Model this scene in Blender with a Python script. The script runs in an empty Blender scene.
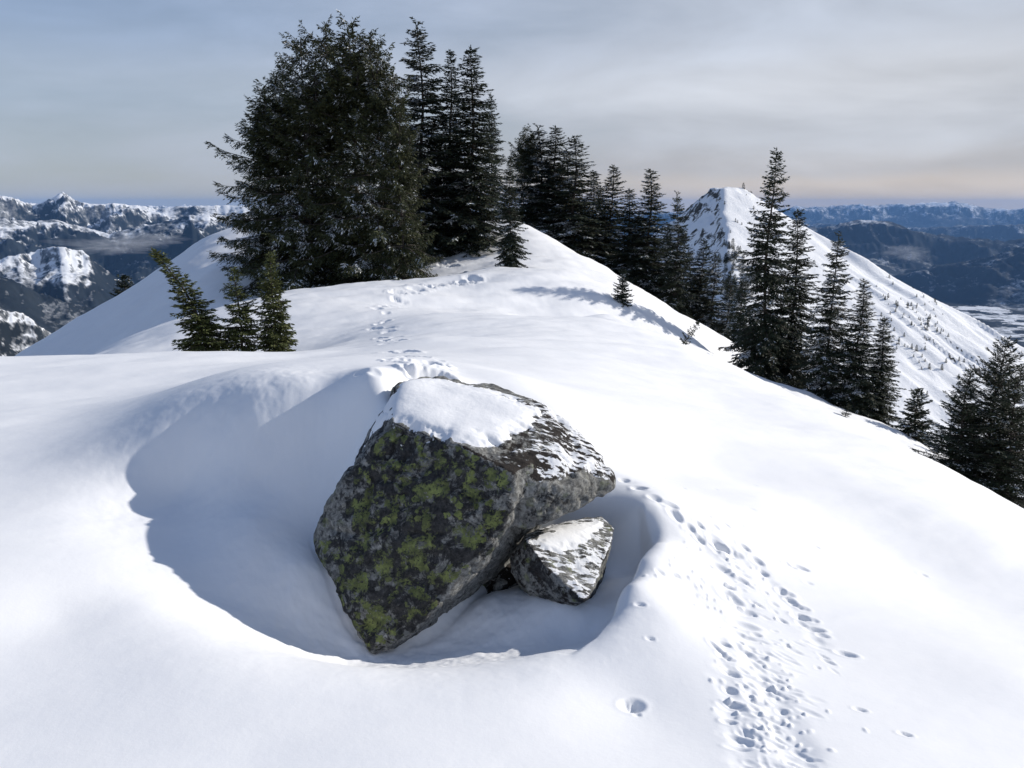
import bpy, bmesh, math, random
import numpy as np
from mathutils import Vector

R = math.radians
scene = bpy.context.scene
COL = scene.collection

# ---------------------------------------------------------------- camera, light
W, H, F = 1024, 768, 804.0
PITCH = R(12.55)
SP, CP = math.sin(PITCH), math.cos(PITCH)
cam_d = bpy.data.cameras.new('camera')
cam_d.sensor_width = 36.0
cam_d.lens = 36.0 * F / W
cam_d.clip_start = 0.1
cam_d.clip_end = 200000
cam = bpy.data.objects.new('camera', cam_d)
cam.rotation_euler = (R(90) - PITCH, 0, 0)
COL.objects.link(cam)
scene.camera = cam

SUN_AZ, SUN_EL = R(71), R(25.5)          # azimuth clockwise from the view direction (+Y)
SUN_DIR = Vector((math.sin(SUN_AZ) * math.cos(SUN_EL), math.cos(SUN_AZ) * math.cos(SUN_EL), math.sin(SUN_EL)))
sd = bpy.data.lights.new('sun', 'SUN')
sd.energy = 3.5
sd.angle = R(0.6)
sd.color = (1.0, 0.945, 0.865)
sun = bpy.data.objects.new('sun', sd)
sun.rotation_euler = (-SUN_DIR).to_track_quat('-Z', 'Y').to_euler()
COL.objects.link(sun)

vs = scene.view_settings
vs.view_transform = 'Standard'
vs.look = 'None'
vs.exposure = 0.42
vs.gamma = 1.0
vs.use_curve_mapping = False
scene.render.engine = 'CYCLES'
scene.cycles.max_bounces = 6
scene.cycles.diffuse_bounces = 3
scene.cycles.volume_bounces = 0
scene.cycles.transparent_max_bounces = 8
scene.cycles.use_denoising = True


def build_world():
    w = bpy.data.worlds.new('World')
    scene.world = w
    w.use_nodes = True
    nt = w.node_tree
    N, L = nt.nodes, nt.links
    N.clear()
    out = N.new('ShaderNodeOutputWorld')
    bg = N.new('ShaderNodeBackground')
    bg.inputs['Strength'].default_value = 0.1
    L.new(bg.outputs[0], out.inputs['Surface'])
    sky = N.new('ShaderNodeTexSky')
    sky.sky_type = 'NISHITA'
    sky.sun_disc = False
    sky.sun_elevation = SUN_EL
    sky.sun_rotation = SUN_AZ
    sky.altitude = 1500
    tc = N.new('ShaderNodeTexCoord')
    sep = N.new('ShaderNodeSeparateXYZ')
    L.new(tc.outputs['Generated'], sep.inputs[0])
    # high veil of cloud: its colour by height above the horizon
    mp = N.new('ShaderNodeMapping')
    mp.inputs['Scale'].default_value = (1.7, 1.7, 6.0)
    mp.inputs['Rotation'].default_value = (R(6), R(-9), R(20))
    L.new(tc.outputs['Generated'], mp.inputs['Vector'])
    nz = N.new('ShaderNodeTexNoise')
    nz.inputs['Scale'].default_value = 2.2
    nz.inputs['Detail'].default_value = 5
    nz.inputs['Roughness'].default_value = 0.52
    nz.inputs['Distortion'].default_value = 0.35
    L.new(mp.outputs[0], nz.inputs['Vector'])
    # wobble the band heights with the noise
    m1 = N.new('ShaderNodeMath'); m1.operation = 'MULTIPLY_ADD'
    L.new(nz.outputs['Fac'], m1.inputs[0]); m1.inputs[1].default_value = 0.055; m1.inputs[2].default_value = -0.0275
    m2 = N.new('ShaderNodeMath'); m2.operation = 'ADD'
    L.new(sep.outputs['Z'], m2.inputs[0]); L.new(m1.outputs[0], m2.inputs[1])
    def sky_ramp(stops):
        r = N.new('ShaderNodeValToRGB')
        cr = r.color_ramp
        cr.interpolation = 'EASE'
        while len(cr.elements) < len(stops):
            cr.elements.new(0.5)
        for e, (p, c) in zip(cr.elements, stops):
            e.position = p
            e.color = (c[0] / 10, c[1] / 10, c[2] / 10, 1)
        L.new(m2.outputs[0], r.inputs[0])
        return r
    away = sky_ramp([(0.000, (3.1, 3.2, 3.5)), (0.03, (3.05, 3.25, 3.6)), (0.06, (3.1, 3.4, 3.95)), (0.12, (3.0, 3.5, 4.3)), (0.20, (2.3, 3.0, 4.3)), (0.32, (1.5, 2.1, 3.4)), (1.0, (0.95, 1.4, 2.6))])
    near = sky_ramp([(0.000, (5.2, 4.4, 3.6)), (0.022, (5.1, 4.5, 3.95)), (0.045, (3.9, 3.8, 3.85)), (0.08, (4.1, 4.25, 4.6)), (0.13, (4.8, 4.95, 5.3)), (0.21, (4.0, 4.35, 5.0)),
                     (0.32, (2.2, 2.7, 3.7)), (1.0, (1.05, 1.5, 2.6))])
    fx = N.new('ShaderNodeMapRange')
    fx.interpolation_type = 'SMOOTHSTEP'
    fx.inputs['From Min'].default_value = -0.6; fx.inputs['From Max'].default_value = 0.5
    L.new(sep.outputs['X'], fx.inputs['Value'])
    both = N.new('ShaderNodeMix'); both.data_type = 'RGBA'
    L.new(fx.outputs[0], both.inputs['Factor'])
    L.new(away.outputs[0], both.inputs['A']); L.new(near.outputs[0], both.inputs['B'])
    sc = N.new('ShaderNodeVectorMath'); sc.operation = 'SCALE'
    sc.inputs['Scale'].default_value = 10.0
    L.new(both.outputs['Result'], sc.inputs[0])
    # streaks: light and dark
    st = N.new('ShaderNodeMapRange')
    st.inputs['From Min'].default_value = 0.3; st.inputs['From Max'].default_value = 0.7
    st.inputs['To Min'].default_value = 0.80; st.inputs['To Max'].default_value = 1.18
    L.new(nz.outputs['Fac'], st.inputs['Value'])
    sc2 = N.new('ShaderNodeVectorMath'); sc2.operation = 'SCALE'
    L.new(sc.outputs[0], sc2.inputs[0]); L.new(st.outputs[0], sc2.inputs['Scale'])
    # veil cover: thinner where the noise is low, more so high up on the left
    cv = N.new('ShaderNodeMapRange')
    cv.inputs['From Min'].default_value = 0.25; cv.inputs['From Max'].default_value = 0.55
    cv.inputs['To Min'].default_value = 0.8; cv.inputs['To Max'].default_value = 0.98
    xz = N.new('ShaderNodeMath'); xz.operation = 'MULTIPLY_ADD'
    L.new(sep.outputs['X'], xz.inputs[0]); xz.inputs[1].default_value = 0.35
    L.new(nz.outputs['Fac'], xz.inputs[2])
    L.new(xz.outputs[0], cv.inputs['Value'])
    mix = N.new('ShaderNodeMix'); mix.data_type = 'RGBA'
    L.new(cv.outputs[0], mix.inputs['Factor'])
    L.new(sky.outputs[0], mix.inputs['A'])
    L.new(sc2.outputs[0], mix.inputs['B'])
    L.new(mix.outputs['Result'], bg.inputs['Color'])


build_world()

# ---------------------------------------------------------------- helpers
rng = np.random.default_rng(7)
random.seed(7)


def ray(px, py):
    xc, yc = (px - W / 2) / F, (H / 2 - py) / F
    return np.array([xc, CP + yc * SP, -SP + yc * CP])


def at(px, py, Y):
    d = ray(px, py)
    return d * (Y / d[1])


def tag(o, label=None, cat=None, group=None, kind=None):
    if label: o['label'] = label
    if cat: o['category'] = cat
    if group: o['group'] = group
    if kind: o['kind'] = kind
    return o


def mesh_from(name, verts, faces, smooth=True):
    """faces: (n,3) or (n,4) int array"""
    me = bpy.data.meshes.new(name)
    verts = np.asarray(verts, dtype=np.float32)
    faces = np.asarray(faces, dtype=np.int32)
    k = faces.shape[1]
    me.vertices.add(len(verts))
    me.vertices.foreach_set('co', verts.ravel())
    me.loops.add(faces.size)
    me.loops.foreach_set('vertex_index', faces.ravel())
    me.polygons.add(len(faces))
    me.polygons.foreach_set('loop_start', np.arange(0, faces.size, k, dtype=np.int32))
    me.polygons.foreach_set('use_smooth', np.full(len(faces), smooth))
    me.update(calc_edges=True)
    return me


def link(name, me, mat=None, parent=None):
    if mat is not None:
        me.materials.clear()
        me.materials.append(mat)
    o = bpy.data.objects.new(name, me)
    COL.objects.link(o)
    if parent is not None:
        o.parent = parent
    return o


def set_attr(me, name, vals):
    a = me.attributes.new(name, 'FLOAT', 'POINT')
    a.data.foreach_set('value', np.asarray(vals, dtype=np.float32))


def _h(ix, iy, iz, seed):
    n = (ix.astype(np.int64) * 374761393 + iy.astype(np.int64) * 668265263 + iz.astype(np.int64) * 2147483647 + seed * 1274126177) & 0xffffffff
    n = ((n ^ (n >> 13)) * 1274126177) & 0xffffffff
    n = (n ^ (n >> 16)) & 0xffffffff
    return n.astype(np.float64) / 2147483648.0 - 1.0


def vnoise(p, seed=0):
    """value noise on (n,2) or (n,3), about -1..1"""
    p = np.asarray(p, dtype=np.float64)
    if p.shape[-1] == 2:
        p = np.concatenate([p, np.zeros(p.shape[:-1] + (1,))], -1)
    i = np.floor(p)
    f = p - i
    f = f * f * f * (f * (f * 6 - 15) + 10)
    i = i.astype(np.int64)
    x, y, z = i[..., 0], i[..., 1], i[..., 2]
    fx, fy, fz = f[..., 0], f[..., 1], f[..., 2]
    flat = not np.any(fz)
    def lay(zz):
        a = _h(x, y, zz, seed); b = _h(x + 1, y, zz, seed); c = _h(x, y + 1, zz, seed); d = _h(x + 1, y + 1, zz, seed)
        return (a * (1 - fx) + b * fx) * (1 - fy) + (c * (1 - fx) + d * fx) * fy
    l0 = lay(z)
    if flat:
        return l0
    return l0 * (1 - fz) + lay(z + 1) * fz


def fbm(p, octaves=5, gain=0.5, seed=0, ridged=False):
    p = np.asarray(p, dtype=np.float64)
    s = 0.0
    a, tot = 1.0, 0.0
    for k in range(octaves):
        n = vnoise(p * (2.03 ** k) + 17.3 * k, seed + k)
        if ridged:
            n = 1 - 2 * np.abs(n)
        s = s + a * n
        tot += a
        a *= gain
    return s / tot


def sstep(a, b, x):
    t = np.clip((x - a) / (b - a), 0, 1)
    return t * t * (3 - 2 * t)


# ---------------------------------------------------------------- materials
def new_mat(name):
    m = bpy.data.materials.new(name)
    m.use_nodes = True
    nt = m.node_tree
    b = nt.nodes['Principled BSDF']
    return m, nt, nt.nodes, nt.links, b


def noise_node(N, L, vec, scale, detail=4, rough=0.55, dist=0.0):
    n = N.new('ShaderNodeTexNoise')
    n.inputs['Scale'].default_value = scale
    n.inputs['Detail'].default_value = detail
    n.inputs['Roughness'].default_value = rough
    n.inputs['Distortion'].default_value = dist
    L.new(vec, n.inputs['Vector'])
    return n


def ramp_node(N, L, fac, stops, interp='LINEAR'):
    r = N.new('ShaderNodeValToRGB')
    r.color_ramp.interpolation = interp
    while len(r.color_ramp.elements) < len(stops):
        r.color_ramp.elements.new(0.5)
    for e, (p, c) in zip(r.color_ramp.elements, stops):
        e.position = p
        e.color = (c, c, c, 1) if isinstance(c, (int, float)) else (*c, 1)
    L.new(fac, r.inputs[0])
    return r


def mix_node(N, L, fac, a, b):
    m = N.new('ShaderNodeMix')
    m.data_type = 'RGBA'
    if isinstance(fac, (int, float)):
        m.inputs['Factor'].default_value = fac
    else:
        L.new(fac, m.inputs['Factor'])
    for s, v in (('A', a), ('B', b)):
        if isinstance(v, tuple):
            m.inputs[s].default_value = (*v, 1)
        else:
            L.new(v, m.inputs[s])
    return m.outputs['Result']


def math_node(N, L, op, a, b=None, clamp=False):
    m = N.new('ShaderNodeMath')
    m.operation = op
    m.use_clamp = clamp
    for k, v in enumerate((a, b)):
        if v is None: continue
        if isinstance(v, (int, float)):
            m.inputs[k].default_value = v
        else:
            L.new(v, m.inputs[k])
    return m.outputs[0]


def mat_snow(name, grain=60.0, bump=0.16, coarse=3.0):
    m, nt, N, L, b = new_mat(name)
    geo = N.new('ShaderNodeNewGeometry')
    n1 = noise_node(N, L, geo.outputs['Position'], grain, 5, 0.7)
    n2 = noise_node(N, L, geo.outputs['Position'], coarse, 6, 0.62)
    s = math_node(N, L, 'MULTIPLY', n1.outputs['Fac'], 0.12)
    h = math_node(N, L, 'ADD', s, n2.outputs['Fac'])
    bp = N.new('ShaderNodeBump')
    bp.inputs['Strength'].default_value = bump
    bp.inputs['Distance'].default_value = 0.03
    L.new(h, bp.inputs['Height'])
    L.new(bp.outputs[0], b.inputs['Normal'])
    c = ramp_node(N, L, n2.outputs['Fac'], [(0.3, (0.84, 0.85, 0.87)), (0.7, (0.875, 0.88, 0.89))])
    L.new(c.outputs[0], b.inputs['Base Color'])
    b.inputs['Roughness'].default_value = 0.6
    b.inputs['Specular IOR Level'].default_value = 0.2
    return m


def mat_foliage(name, dark, light, trans=0.15):
    m, nt, N, L, b = new_mat(name)
    geo = N.new('ShaderNodeNewGeometry')
    tc = N.new('ShaderNodeTexCoord')
    n = noise_node(N, L, tc.outputs['Object'], 1.6, 4, 0.7)
    rp = N.new('ShaderNodeMath'); rp.operation = 'MULTIPLY_ADD'
    L.new(geo.outputs['Random Per Island'], rp.inputs[0]); rp.inputs[1].default_value = 0.35
    L.new(n.outputs['Fac'], rp.inputs[2])
    c = ramp_node(N, L, rp.outputs[0], [(0.38, dark), (0.95, light)])
    L.new(c.outputs[0], b.inputs['Base Color'])
    b.inputs['Roughness'].default_value = 0.7
    b.inputs['Specular IOR Level'].default_value = 0.25
    return m


def mat_bark():
    m, nt, N, L, b = new_mat('bark')
    tc = N.new('ShaderNodeTexCoord')
    mp = N.new('ShaderNodeMapping')
    mp.inputs['Scale'].default_value = (6, 6, 1.2)
    L.new(tc.outputs['Object'], mp.inputs[0])
    n = noise_node(N, L, mp.outputs[0], 4, 6, 0.7)
    c = ramp_node(N, L, n.outputs['Fac'], [(0.35, (0.025, 0.02, 0.017)), (0.7, (0.09, 0.075, 0.065))])
    L.new(c.outputs[0], b.inputs['Base Color'])
    b.inputs['Roughness'].default_value = 0.9
    bp = N.new('ShaderNodeBump')
    bp.inputs['Strength'].default_value = 0.6
    L.new(n.outputs['Fac'], bp.inputs['Height'])
    L.new(bp.outputs[0], b.inputs['Normal'])
    return m


def mat_rock(name, lichen=True):
    m, nt, N, L, b = new_mat(name)
    geo = N.new('ShaderNodeNewGeometry')
    P = geo.outputs['Position']
    # granite ground colour
    n1 = noise_node(N, L, P, 5.0, 8, 0.65)
    n2 = noise_node(N, L, P, 38.0, 6, 0.75)
    base = ramp_node(N, L, n1.outputs['Fac'], [(0.3, (0.16, 0.16, 0.155)), (0.5, (0.26, 0.26, 0.245)), (0.72, (0.36, 0.36, 0.34))])
    sp = ramp_node(N, L, n2.outputs['Fac'], [(0.42, 0.35), (0.6, 1.15)])
    mul = N.new('ShaderNodeMix'); mul.data_type = 'RGBA'; mul.blend_type = 'MULTIPLY'
    mul.inputs['Factor'].default_value = 0.9
    L.new(base.outputs[0], mul.inputs['A']); L.new(sp.outputs[0], mul.inputs['B'])
    col = mul.outputs['Result']
    at_l = N.new('ShaderNodeAttribute'); at_l.attribute_name = 'lichen'
    at_m = N.new('ShaderNodeAttribute'); at_m.attribute_name = 'moss'
    # black lichen patches
    n3 = noise_node(N, L, P, 9.0, 7, 0.72, 0.6)
    k = math_node(N, L, 'MULTIPLY_ADD', at_l.outputs['Fac'], 0.16)
    k.node.inputs[2].default_value = 0.0
    k2 = math_node(N, L, 'ADD', k, n3.outputs['Fac'])
    bl = ramp_node(N, L, k2, [(0.58, 0.0), (0.64, 1.0)])
    bc = ramp_node(N, L, n2.outputs['Fac'], [(0.4, (0.014, 0.014, 0.015)), (0.62, (0.06, 0.06, 0.06)), (0.72, (0.16, 0.165, 0.16))])
    col = mix_node(N, L, bl.outputs[0], col, bc.outputs[0])
    # grey-white crusts
    v0 = N.new('ShaderNodeTexVoronoi'); v0.inputs['Scale'].default_value = 13.0
    dn = noise_node(N, L, P, 20, 3, 0.6)
    dv = N.new('ShaderNodeMix'); dv.data_type = 'VECTOR'; dv.inputs['Factor'].default_value = 0.07
    L.new(P, dv.inputs['A']); L.new(dn.outputs['Color'], dv.inputs['B'])
    L.new(dv.outputs['Result'], v0.inputs['Vector'])
    w = ramp_node(N, L, v0.outputs['Distance'], [(0.16, 1.0), (0.24, 0.0)])
    gate0 = ramp_node(N, L, v0.outputs['Color'], [(0.62, 0.0), (0.66, 1.0)])
    wm = math_node(N, L, 'MULTIPLY', w.outputs[0], gate0.outputs[0])
    wm = math_node(N, L, 'MULTIPLY', wm, 0.55)
    col = mix_node(N, L, wm, col, (0.26, 0.27, 0.26))
    # map lichen, yellow green: big blotches and small round colonies
    n4 = noise_node(N, L, P, 9.5, 9, 0.74, 0.15)
    lk = math_node(N, L, 'MULTIPLY', at_l.outputs['Fac'], 0.30)
    lk = math_node(N, L, 'ADD', lk, n4.outputs['Fac'])
    lm = ramp_node(N, L, lk, [(0.81, 0.0), (0.85, 1.0)])
    v1 = N.new('ShaderNodeTexVoronoi'); v1.inputs['Scale'].default_value = 15.0
    L.new(dv.outputs['Result'], v1.inputs['Vector'])
    sp1 = ramp_node(N, L, v1.outputs['Distance'], [(0.30, 1.0), (0.36, 0.0)])
    gate = ramp_node(N, L, v1.outputs['Color'], [(0.52, 0.0), (0.54, 1.0)])
    s1 = math_node(N, L, 'MULTIPLY', sp1.outputs[0], gate.outputs[0])
    s1 = math_node(N, L, 'MULTIPLY', s1, at_l.outputs['Fac'])
    lm2 = math_node(N, L, 'MAXIMUM', lm.outputs[0], s1)
    # broken up by fine dark specks
    n5 = noise_node(N, L, P, 55.0, 4, 0.7)
    brk = ramp_node(N, L, n5.outputs['Fac'], [(0.38, 0.0), (0.46, 1.0)])
    lm3 = math_node(N, L, 'MULTIPLY', lm2, brk.outputs[0])
    n9 = noise_node(N, L, P, 14.0, 6, 0.7)
    lc = ramp_node(N, L, n9.outputs['Fac'], [(0.3, (0.05, 0.058, 0.03)), (0.48, (0.13, 0.15, 0.055)), (0.66, (0.27, 0.31, 0.10))])
    col = mix_node(N, L, lm3, col, lc.outputs[0])
    # black moss along the top edge
    n6 = noise_node(N, L, P, 16.0, 7, 0.75)
    mk = math_node(N, L, 'MULTIPLY', at_m.outputs['Fac'], 0.45)
    mk = math_node(N, L, 'ADD', mk, n6.outputs['Fac'])
    mm = ramp_node(N, L, mk, [(0.70, 0.0), (0.74, 1.0)])
    mc = ramp_node(N, L, n5.outputs['Fac'], [(0.3, (0.008, 0.007, 0.006)), (0.75, (0.035, 0.026, 0.022))])
    col = mix_node(N, L, mm.outputs[0], col, mc.outputs[0])
    # rime grains
    at_s = N.new('ShaderNodeAttribute'); at_s.attribute_name = 'dust'
    mpd = N.new('ShaderNodeMapping')
    mpd.inputs['Scale'].default_value = (0.35, 1.1, 0.8)
    mpd.inputs['Rotation'].default_value = (0, 0, R(-25))
    L.new(P, mpd.inputs[0])
    n7 = noise_node(N, L, mpd.outputs[0], 34.0, 4, 0.6)
    n8 = noise_node(N, L, P, 9.0, 5, 0.6)
    dk = math_node(N, L, 'MULTIPLY', at_s.outputs['Fac'], 0.42)
    dk = math_node(N, L, 'ADD', dk, n7.outputs['Fac'])
    dk2 = math_node(N, L, 'MULTIPLY', n8.outputs['Fac'], 0.35)
    dk = math_node(N, L, 'ADD', dk, dk2)
    dm = ramp_node(N, L, dk, [(0.96, 0.0), (1.01, 1.0)])
    col = mix_node(N, L, dm.outputs[0], col, (0.84, 0.855, 0.88))
    L.new(col, b.inputs['Base Color'])
    b.inputs['Roughness'].default_value = 0.85
    b.inputs['Specular IOR Level'].default_value = 0.3
    hh = math_node(N, L, 'MULTIPLY', n2.outputs['Fac'], 0.6)
    hh = math_node(N, L, 'ADD', hh, n3.outputs['Fac'])
    hh2 = math_node(N, L, 'MULTIPLY', lm3, 0.12)
    hh = math_node(N, L, 'ADD', hh, hh2)
    bp = N.new('ShaderNodeBump')
    bp.inputs['Strength'].default_value = 0.75
    bp.inputs['Distance'].default_value = 0.025
    L.new(hh, bp.inputs['Height'])
    L.new(bp.outputs[0], b.inputs['Normal'])
    return m


def mat_hills():
    m, nt, N, L, b = new_mat('far_hills')
    geo = N.new('ShaderNodeNewGeometry')
    P = geo.outputs['Position']
    a = N.new('ShaderNodeAttribute'); a.attribute_name = 'snow'
    n1 = noise_node(N, L, P, 1 / 300.0, 11, 0.72)
    n2 = noise_node(N, L, P, 1 / 1300.0, 6, 0.6)
    k = math_node(N, L, 'MULTIPLY', n1.outputs['Fac'], 1.15)
    k2 = math_node(N, L, 'MULTIPLY', n2.outputs['Fac'], 0.5)
    k = math_node(N, L, 'ADD', k, k2)
    n3 = noise_node(N, L, P, 1 / 45.0, 5, 0.7)
    k3 = math_node(N, L, 'MULTIPLY_ADD', n3.outputs['Fac'], 0.7)
    k3.node.inputs[2].default_value = -0.35
    k = math_node(N, L, 'ADD', k, k3)
    k = math_node(N, L, 'ADD', k, a.outputs['Fac'])
    sm = ramp_node(N, L, k, [(0.66, 0.0), (0.80, 0.25), (0.94, 1.0)])
    fo = ramp_node(N, L, n1.outputs['Fac'], [(0.35, (0.008, 0.012, 0.017)), (0.7, (0.034, 0.042, 0.05))])
    col = mix_node(N, L, sm.outputs[0], fo.outputs[0], (0.80, 0.82, 0.85))
    L.new(col, b.inputs['Base Color'])
    b.inputs['Roughness'].default_value = 0.9
    b.inputs['Specular IOR Level'].default_value = 0.05
    return m


def mat_peak():
    m, nt, N, L, b = new_mat('peak_snow')
    geo = N.new('ShaderNodeNewGeometry')
    P = geo.outputs['Position']
    a = N.new('ShaderNodeAttribute'); a.attribute_name = 'rock'
    n1 = noise_node(N, L, P, 1 / 7.0, 7, 0.7, 0.5)
    k = math_node(N, L, 'ADD', n1.outputs['Fac'], a.outputs['Fac'])
    rm = ramp_node(N, L, k, [(0.80, 0.0), (0.86, 1.0)])
    n2 = noise_node(N, L, P, 1 / 2.0, 4, 0.7)
    rc = ramp_node(N, L, n2.outputs['Fac'], [(0.35, (0.03, 0.032, 0.03)), (0.7, (0.14, 0.13, 0.12))])
    col = mix_node(N, L, rm.outputs[0], (0.84, 0.855, 0.88), rc.outputs[0])
    L.new(col, b.inputs['Base Color'])
    b.inputs['Roughness'].default_value = 0.8
    b.inputs['Specular IOR Level'].default_value = 0.1
    bp = N.new('ShaderNodeBump')
    bp.inputs['Strength'].default_value = 0.5
    bp.inputs['Distance'].default_value = 1.5
    L.new(n1.outputs['Fac'], bp.inputs['Height'])
    L.new(bp.outputs[0], b.inputs['Normal'])
    return m


M_SNOW = mat_snow('snow')
M_CAP = mat_snow('snow_crust', 90, 0.25, 14.0)
M_ROCK = mat_rock('lichen_granite')
M_BARK = mat_bark()
M_HEM = mat_foliage('hemlock_needles', (0.016, 0.022, 0.012), (0.075, 0.082, 0.032))
M_FIR = mat_foliage('fir_needles', (0.016, 0.023, 0.016), (0.045, 0.058, 0.034))
M_SAP = mat_foliage('sapling_needles', (0.04, 0.055, 0.02), (0.13, 0.14, 0.05))
m, nt, N_, L_, b_ = new_mat('rime')
b_.inputs['Base Color'].default_value = (0.74, 0.77, 0.80, 1)
b_.inputs['Roughness'].default_value = 0.8
M_RIME = m

# ---------------------------------------------------------------- near snow: control points
CTRL = [  # px, py, Y
    # bottom of the picture and the front of the pit
    (0, 768, 2.30), (256, 768, 2.33), (512, 768, 2.40), (768, 768, 2.52), (1024, 768, 2.72),
    (-150, 768, 2.30), (1180, 768, 2.95),
    (0, 680, 2.85), (120, 665, 2.98), (700, 690, 3.05), (850, 690, 3.2), (1024, 680, 3.5), (1180, 680, 3.9),
    (632, 708, 2.92), (330, 720, 2.62), (520, 720, 2.70),
    # rim of the pit
    (150, 607, 3.52), (200, 634, 3.30), (260, 655, 3.15), (350, 672, 3.05), (450, 677, 3.04), (540, 667, 3.13), (600, 637, 3.40),
    (624, 590, 3.80), (656, 543, 4.36), (640, 560, 4.12), (672, 545, 4.40), (640, 515, 4.75), (615, 500, 5.0),
    (112, 560, 3.92), (60, 620, 3.35), (0, 600, 3.40), (0, 500, 4.5), (70, 520, 4.30), (690, 600, 3.9), (700, 550, 4.5),
    # inside the pit
    (210, 595, 3.86), (290, 628, 3.86), (350, 657, 3.86), (250, 520, 4.42), (180, 545, 4.27), (330, 490, 4.74), (368, 424, 4.90),
    (300, 570, 4.18), (270, 470, 4.83), (420, 662, 3.74), (450, 640, 4.0), (520, 640, 3.88), (480, 600, 4.25), (565, 626, 3.92), (590, 617, 3.92), (613, 585, 4.10), (630, 552, 4.62),
    (500, 560, 4.85), (556, 603, 4.03), (585, 608, 3.95), (600, 590, 4.20), (430, 560, 4.9), (605, 558, 4.68),
    # drift behind and left of the boulder
    (384, 389, 5.02), (345, 371, 5.5), (310, 373, 5.5), (300, 378, 5.3), (240, 390, 5.3), (196, 408, 5.25), (160, 436, 5.1), (138, 492, 4.78), (180, 492, 4.86), (160, 525, 4.46), (326, 538, 4.56), (338, 578, 4.26),
    (330, 440, 4.95), (270, 425, 5.02), (215, 450, 4.96),
    (420, 367, 5.7), (402, 366, 5.7), (440, 371, 5.7), (460, 375, 6.0), (520, 390, 5.9), (570, 410, 5.9), (600, 440, 5.8), (125, 415, 5.6), (60, 418, 6.1), (0, 420, 6.1),
    (-150, 420, 6.3),
    (390, 358, 6.9), (330, 360, 7.2),
    # right of the boulder
    (640, 470, 5.8), (660, 420, 7.4), (600, 390, 8.0), (700, 460, 6.8), (760, 500, 5.8), (800, 560, 4.85), (900, 560, 5.6), (1000, 610, 4.9),
    (900, 500, 6.8), (1000, 540, 6.3), (820, 440, 9.0), (740, 410, 10.0), (1100, 575, 6.3),
    (500, 370, 8.2), (560, 350, 11.0), (660, 360, 12.5), (480, 340, 12.0), (430, 340, 11.5),
    # shelf on the left and the dip behind it
    (0, 385, 7.9), (150, 385, 7.9), (0, 358, 10.0), (150, 353.5, 10.6), (260, 353.5, 11.0), (320, 353, 11.2), (-150, 362, 9.8), (370, 348, 11.5),
    (380, 340, 12.6), (420, 318, 15.5),
    (60, 372, 13.0), (190, 364, 13.4), (270, 360, 13.6), (330, 345, 14.0),
    # hump with its lit side
    (345, 291, 20.0), (290, 295, 19.5), (235, 306, 18.5), (170, 323, 18.0), (105, 351, 17.5), (270, 325, 16.2), (390, 286, 21), (330, 320, 16.5),
    (40, 395, 17.5), (350, 287, 24.5), (280, 292, 25.0), (200, 306, 25.0), (120, 345, 25.0),
    # dome
    (300, 284, 27.0), (420, 282, 26.0), (470, 272, 26.0), (510, 268, 25.0), (450, 300, 20.0),
    (430, 252, 31.0), (480, 240, 31.5), (220, 231, 33.5), (175, 260, 33.5), (130, 291, 33.0), (80, 321, 33.0), (30, 353, 32.5), (-40, 395, 31),
    (300, 215, 35.0), (400, 213, 35.0), (470, 221, 34.5), (526, 223.5, 33.5), (220, 265, 28.5), (150, 305, 28.5), (260, 250, 31),
    (560, 243, 33.0), (600, 265, 32.5), (650, 297, 31.5), (700, 325, 30.0), (745, 349, 28.5),
    (622, 304, 22.5), (560, 287, 22.0), (500, 278, 22.2), (676, 353, 20.5), (640, 342, 19.9), (580, 326, 19.2), (520, 318, 18.0), (720, 372, 19.5), (700, 345, 24.0), (600, 315, 19),
    # right hand edge: near fold, trough, tree ridge
    (765, 394, 24.0), (800, 400, 14.0), (870, 431, 11.2), (950, 474, 9.4), (1024, 509, 8.6), (1100, 548, 8.1), (800, 390, 23.0),
    (840, 407, 21.8), (900, 432, 20.6), (945, 470, 18.0), (985, 505, 15.6), (1040, 540, 14.8), (870, 440, 15.5), (930, 474, 14.0), (1060, 570, 13),
]
HID = [  # x, y, z beyond the crests
    (0, 45, -4.0), (-6, 45, -4.5), (6, 40, -5.5), (3, 37, -3.3), (9, 38, -8.0), (13, 34, -9.5), (16, 28, -10.5), (18, 22, -10.5), (17, 17, -9.8), (14, 12, -8.5),
    (-20, 42, -11), (-28, 36, -13), (-30, 25, -12), (-22, 22, -8), (-20, 12, -5), (-14, 9, -3.0),
    (0, 70, -17), (-30, 70, -30), (30, 70, -32), (45, 40, -30), (50, 20, -28), (-50, 40, -28), (-50, 10, -22), (24, 5, -11),
    (0, 150, -60), (-80, 140, -85), (80, 140, -78), (140, 80, -80), (150, 20, -80), (-150, 60, -85), (-160, 10, -85),
    (0, 320, -150), (-200, 260, -180), (190, 260, -165), (300, 120, -170), (-300, 100, -180), (330, 10, -170), (-330, 0, -180),
    (0, 1.0, -1.72), (-1.2, 0.6, -1.72), (1.2, 0.6, -1.76), (-4, 2, -1.7), (4.5, 2, -2.35), (0, 0.3, -1.7),
]
pts = np.array([at(*c) for c in CTRL] + [np.array(h, float) for h in HID])


def uv_of(x, y):
    r = np.sqrt(x * x + y * y)
    return np.stack([np.arctan2(x, y), np.log(r)], -1), r


_uv, _r = uv_of(pts[:, 0], pts[:, 1])
_q = pts[:, 2] / _r


def _phi(d2):
    return 0.5 * d2 * np.log(d2 + 1e-12)


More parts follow.
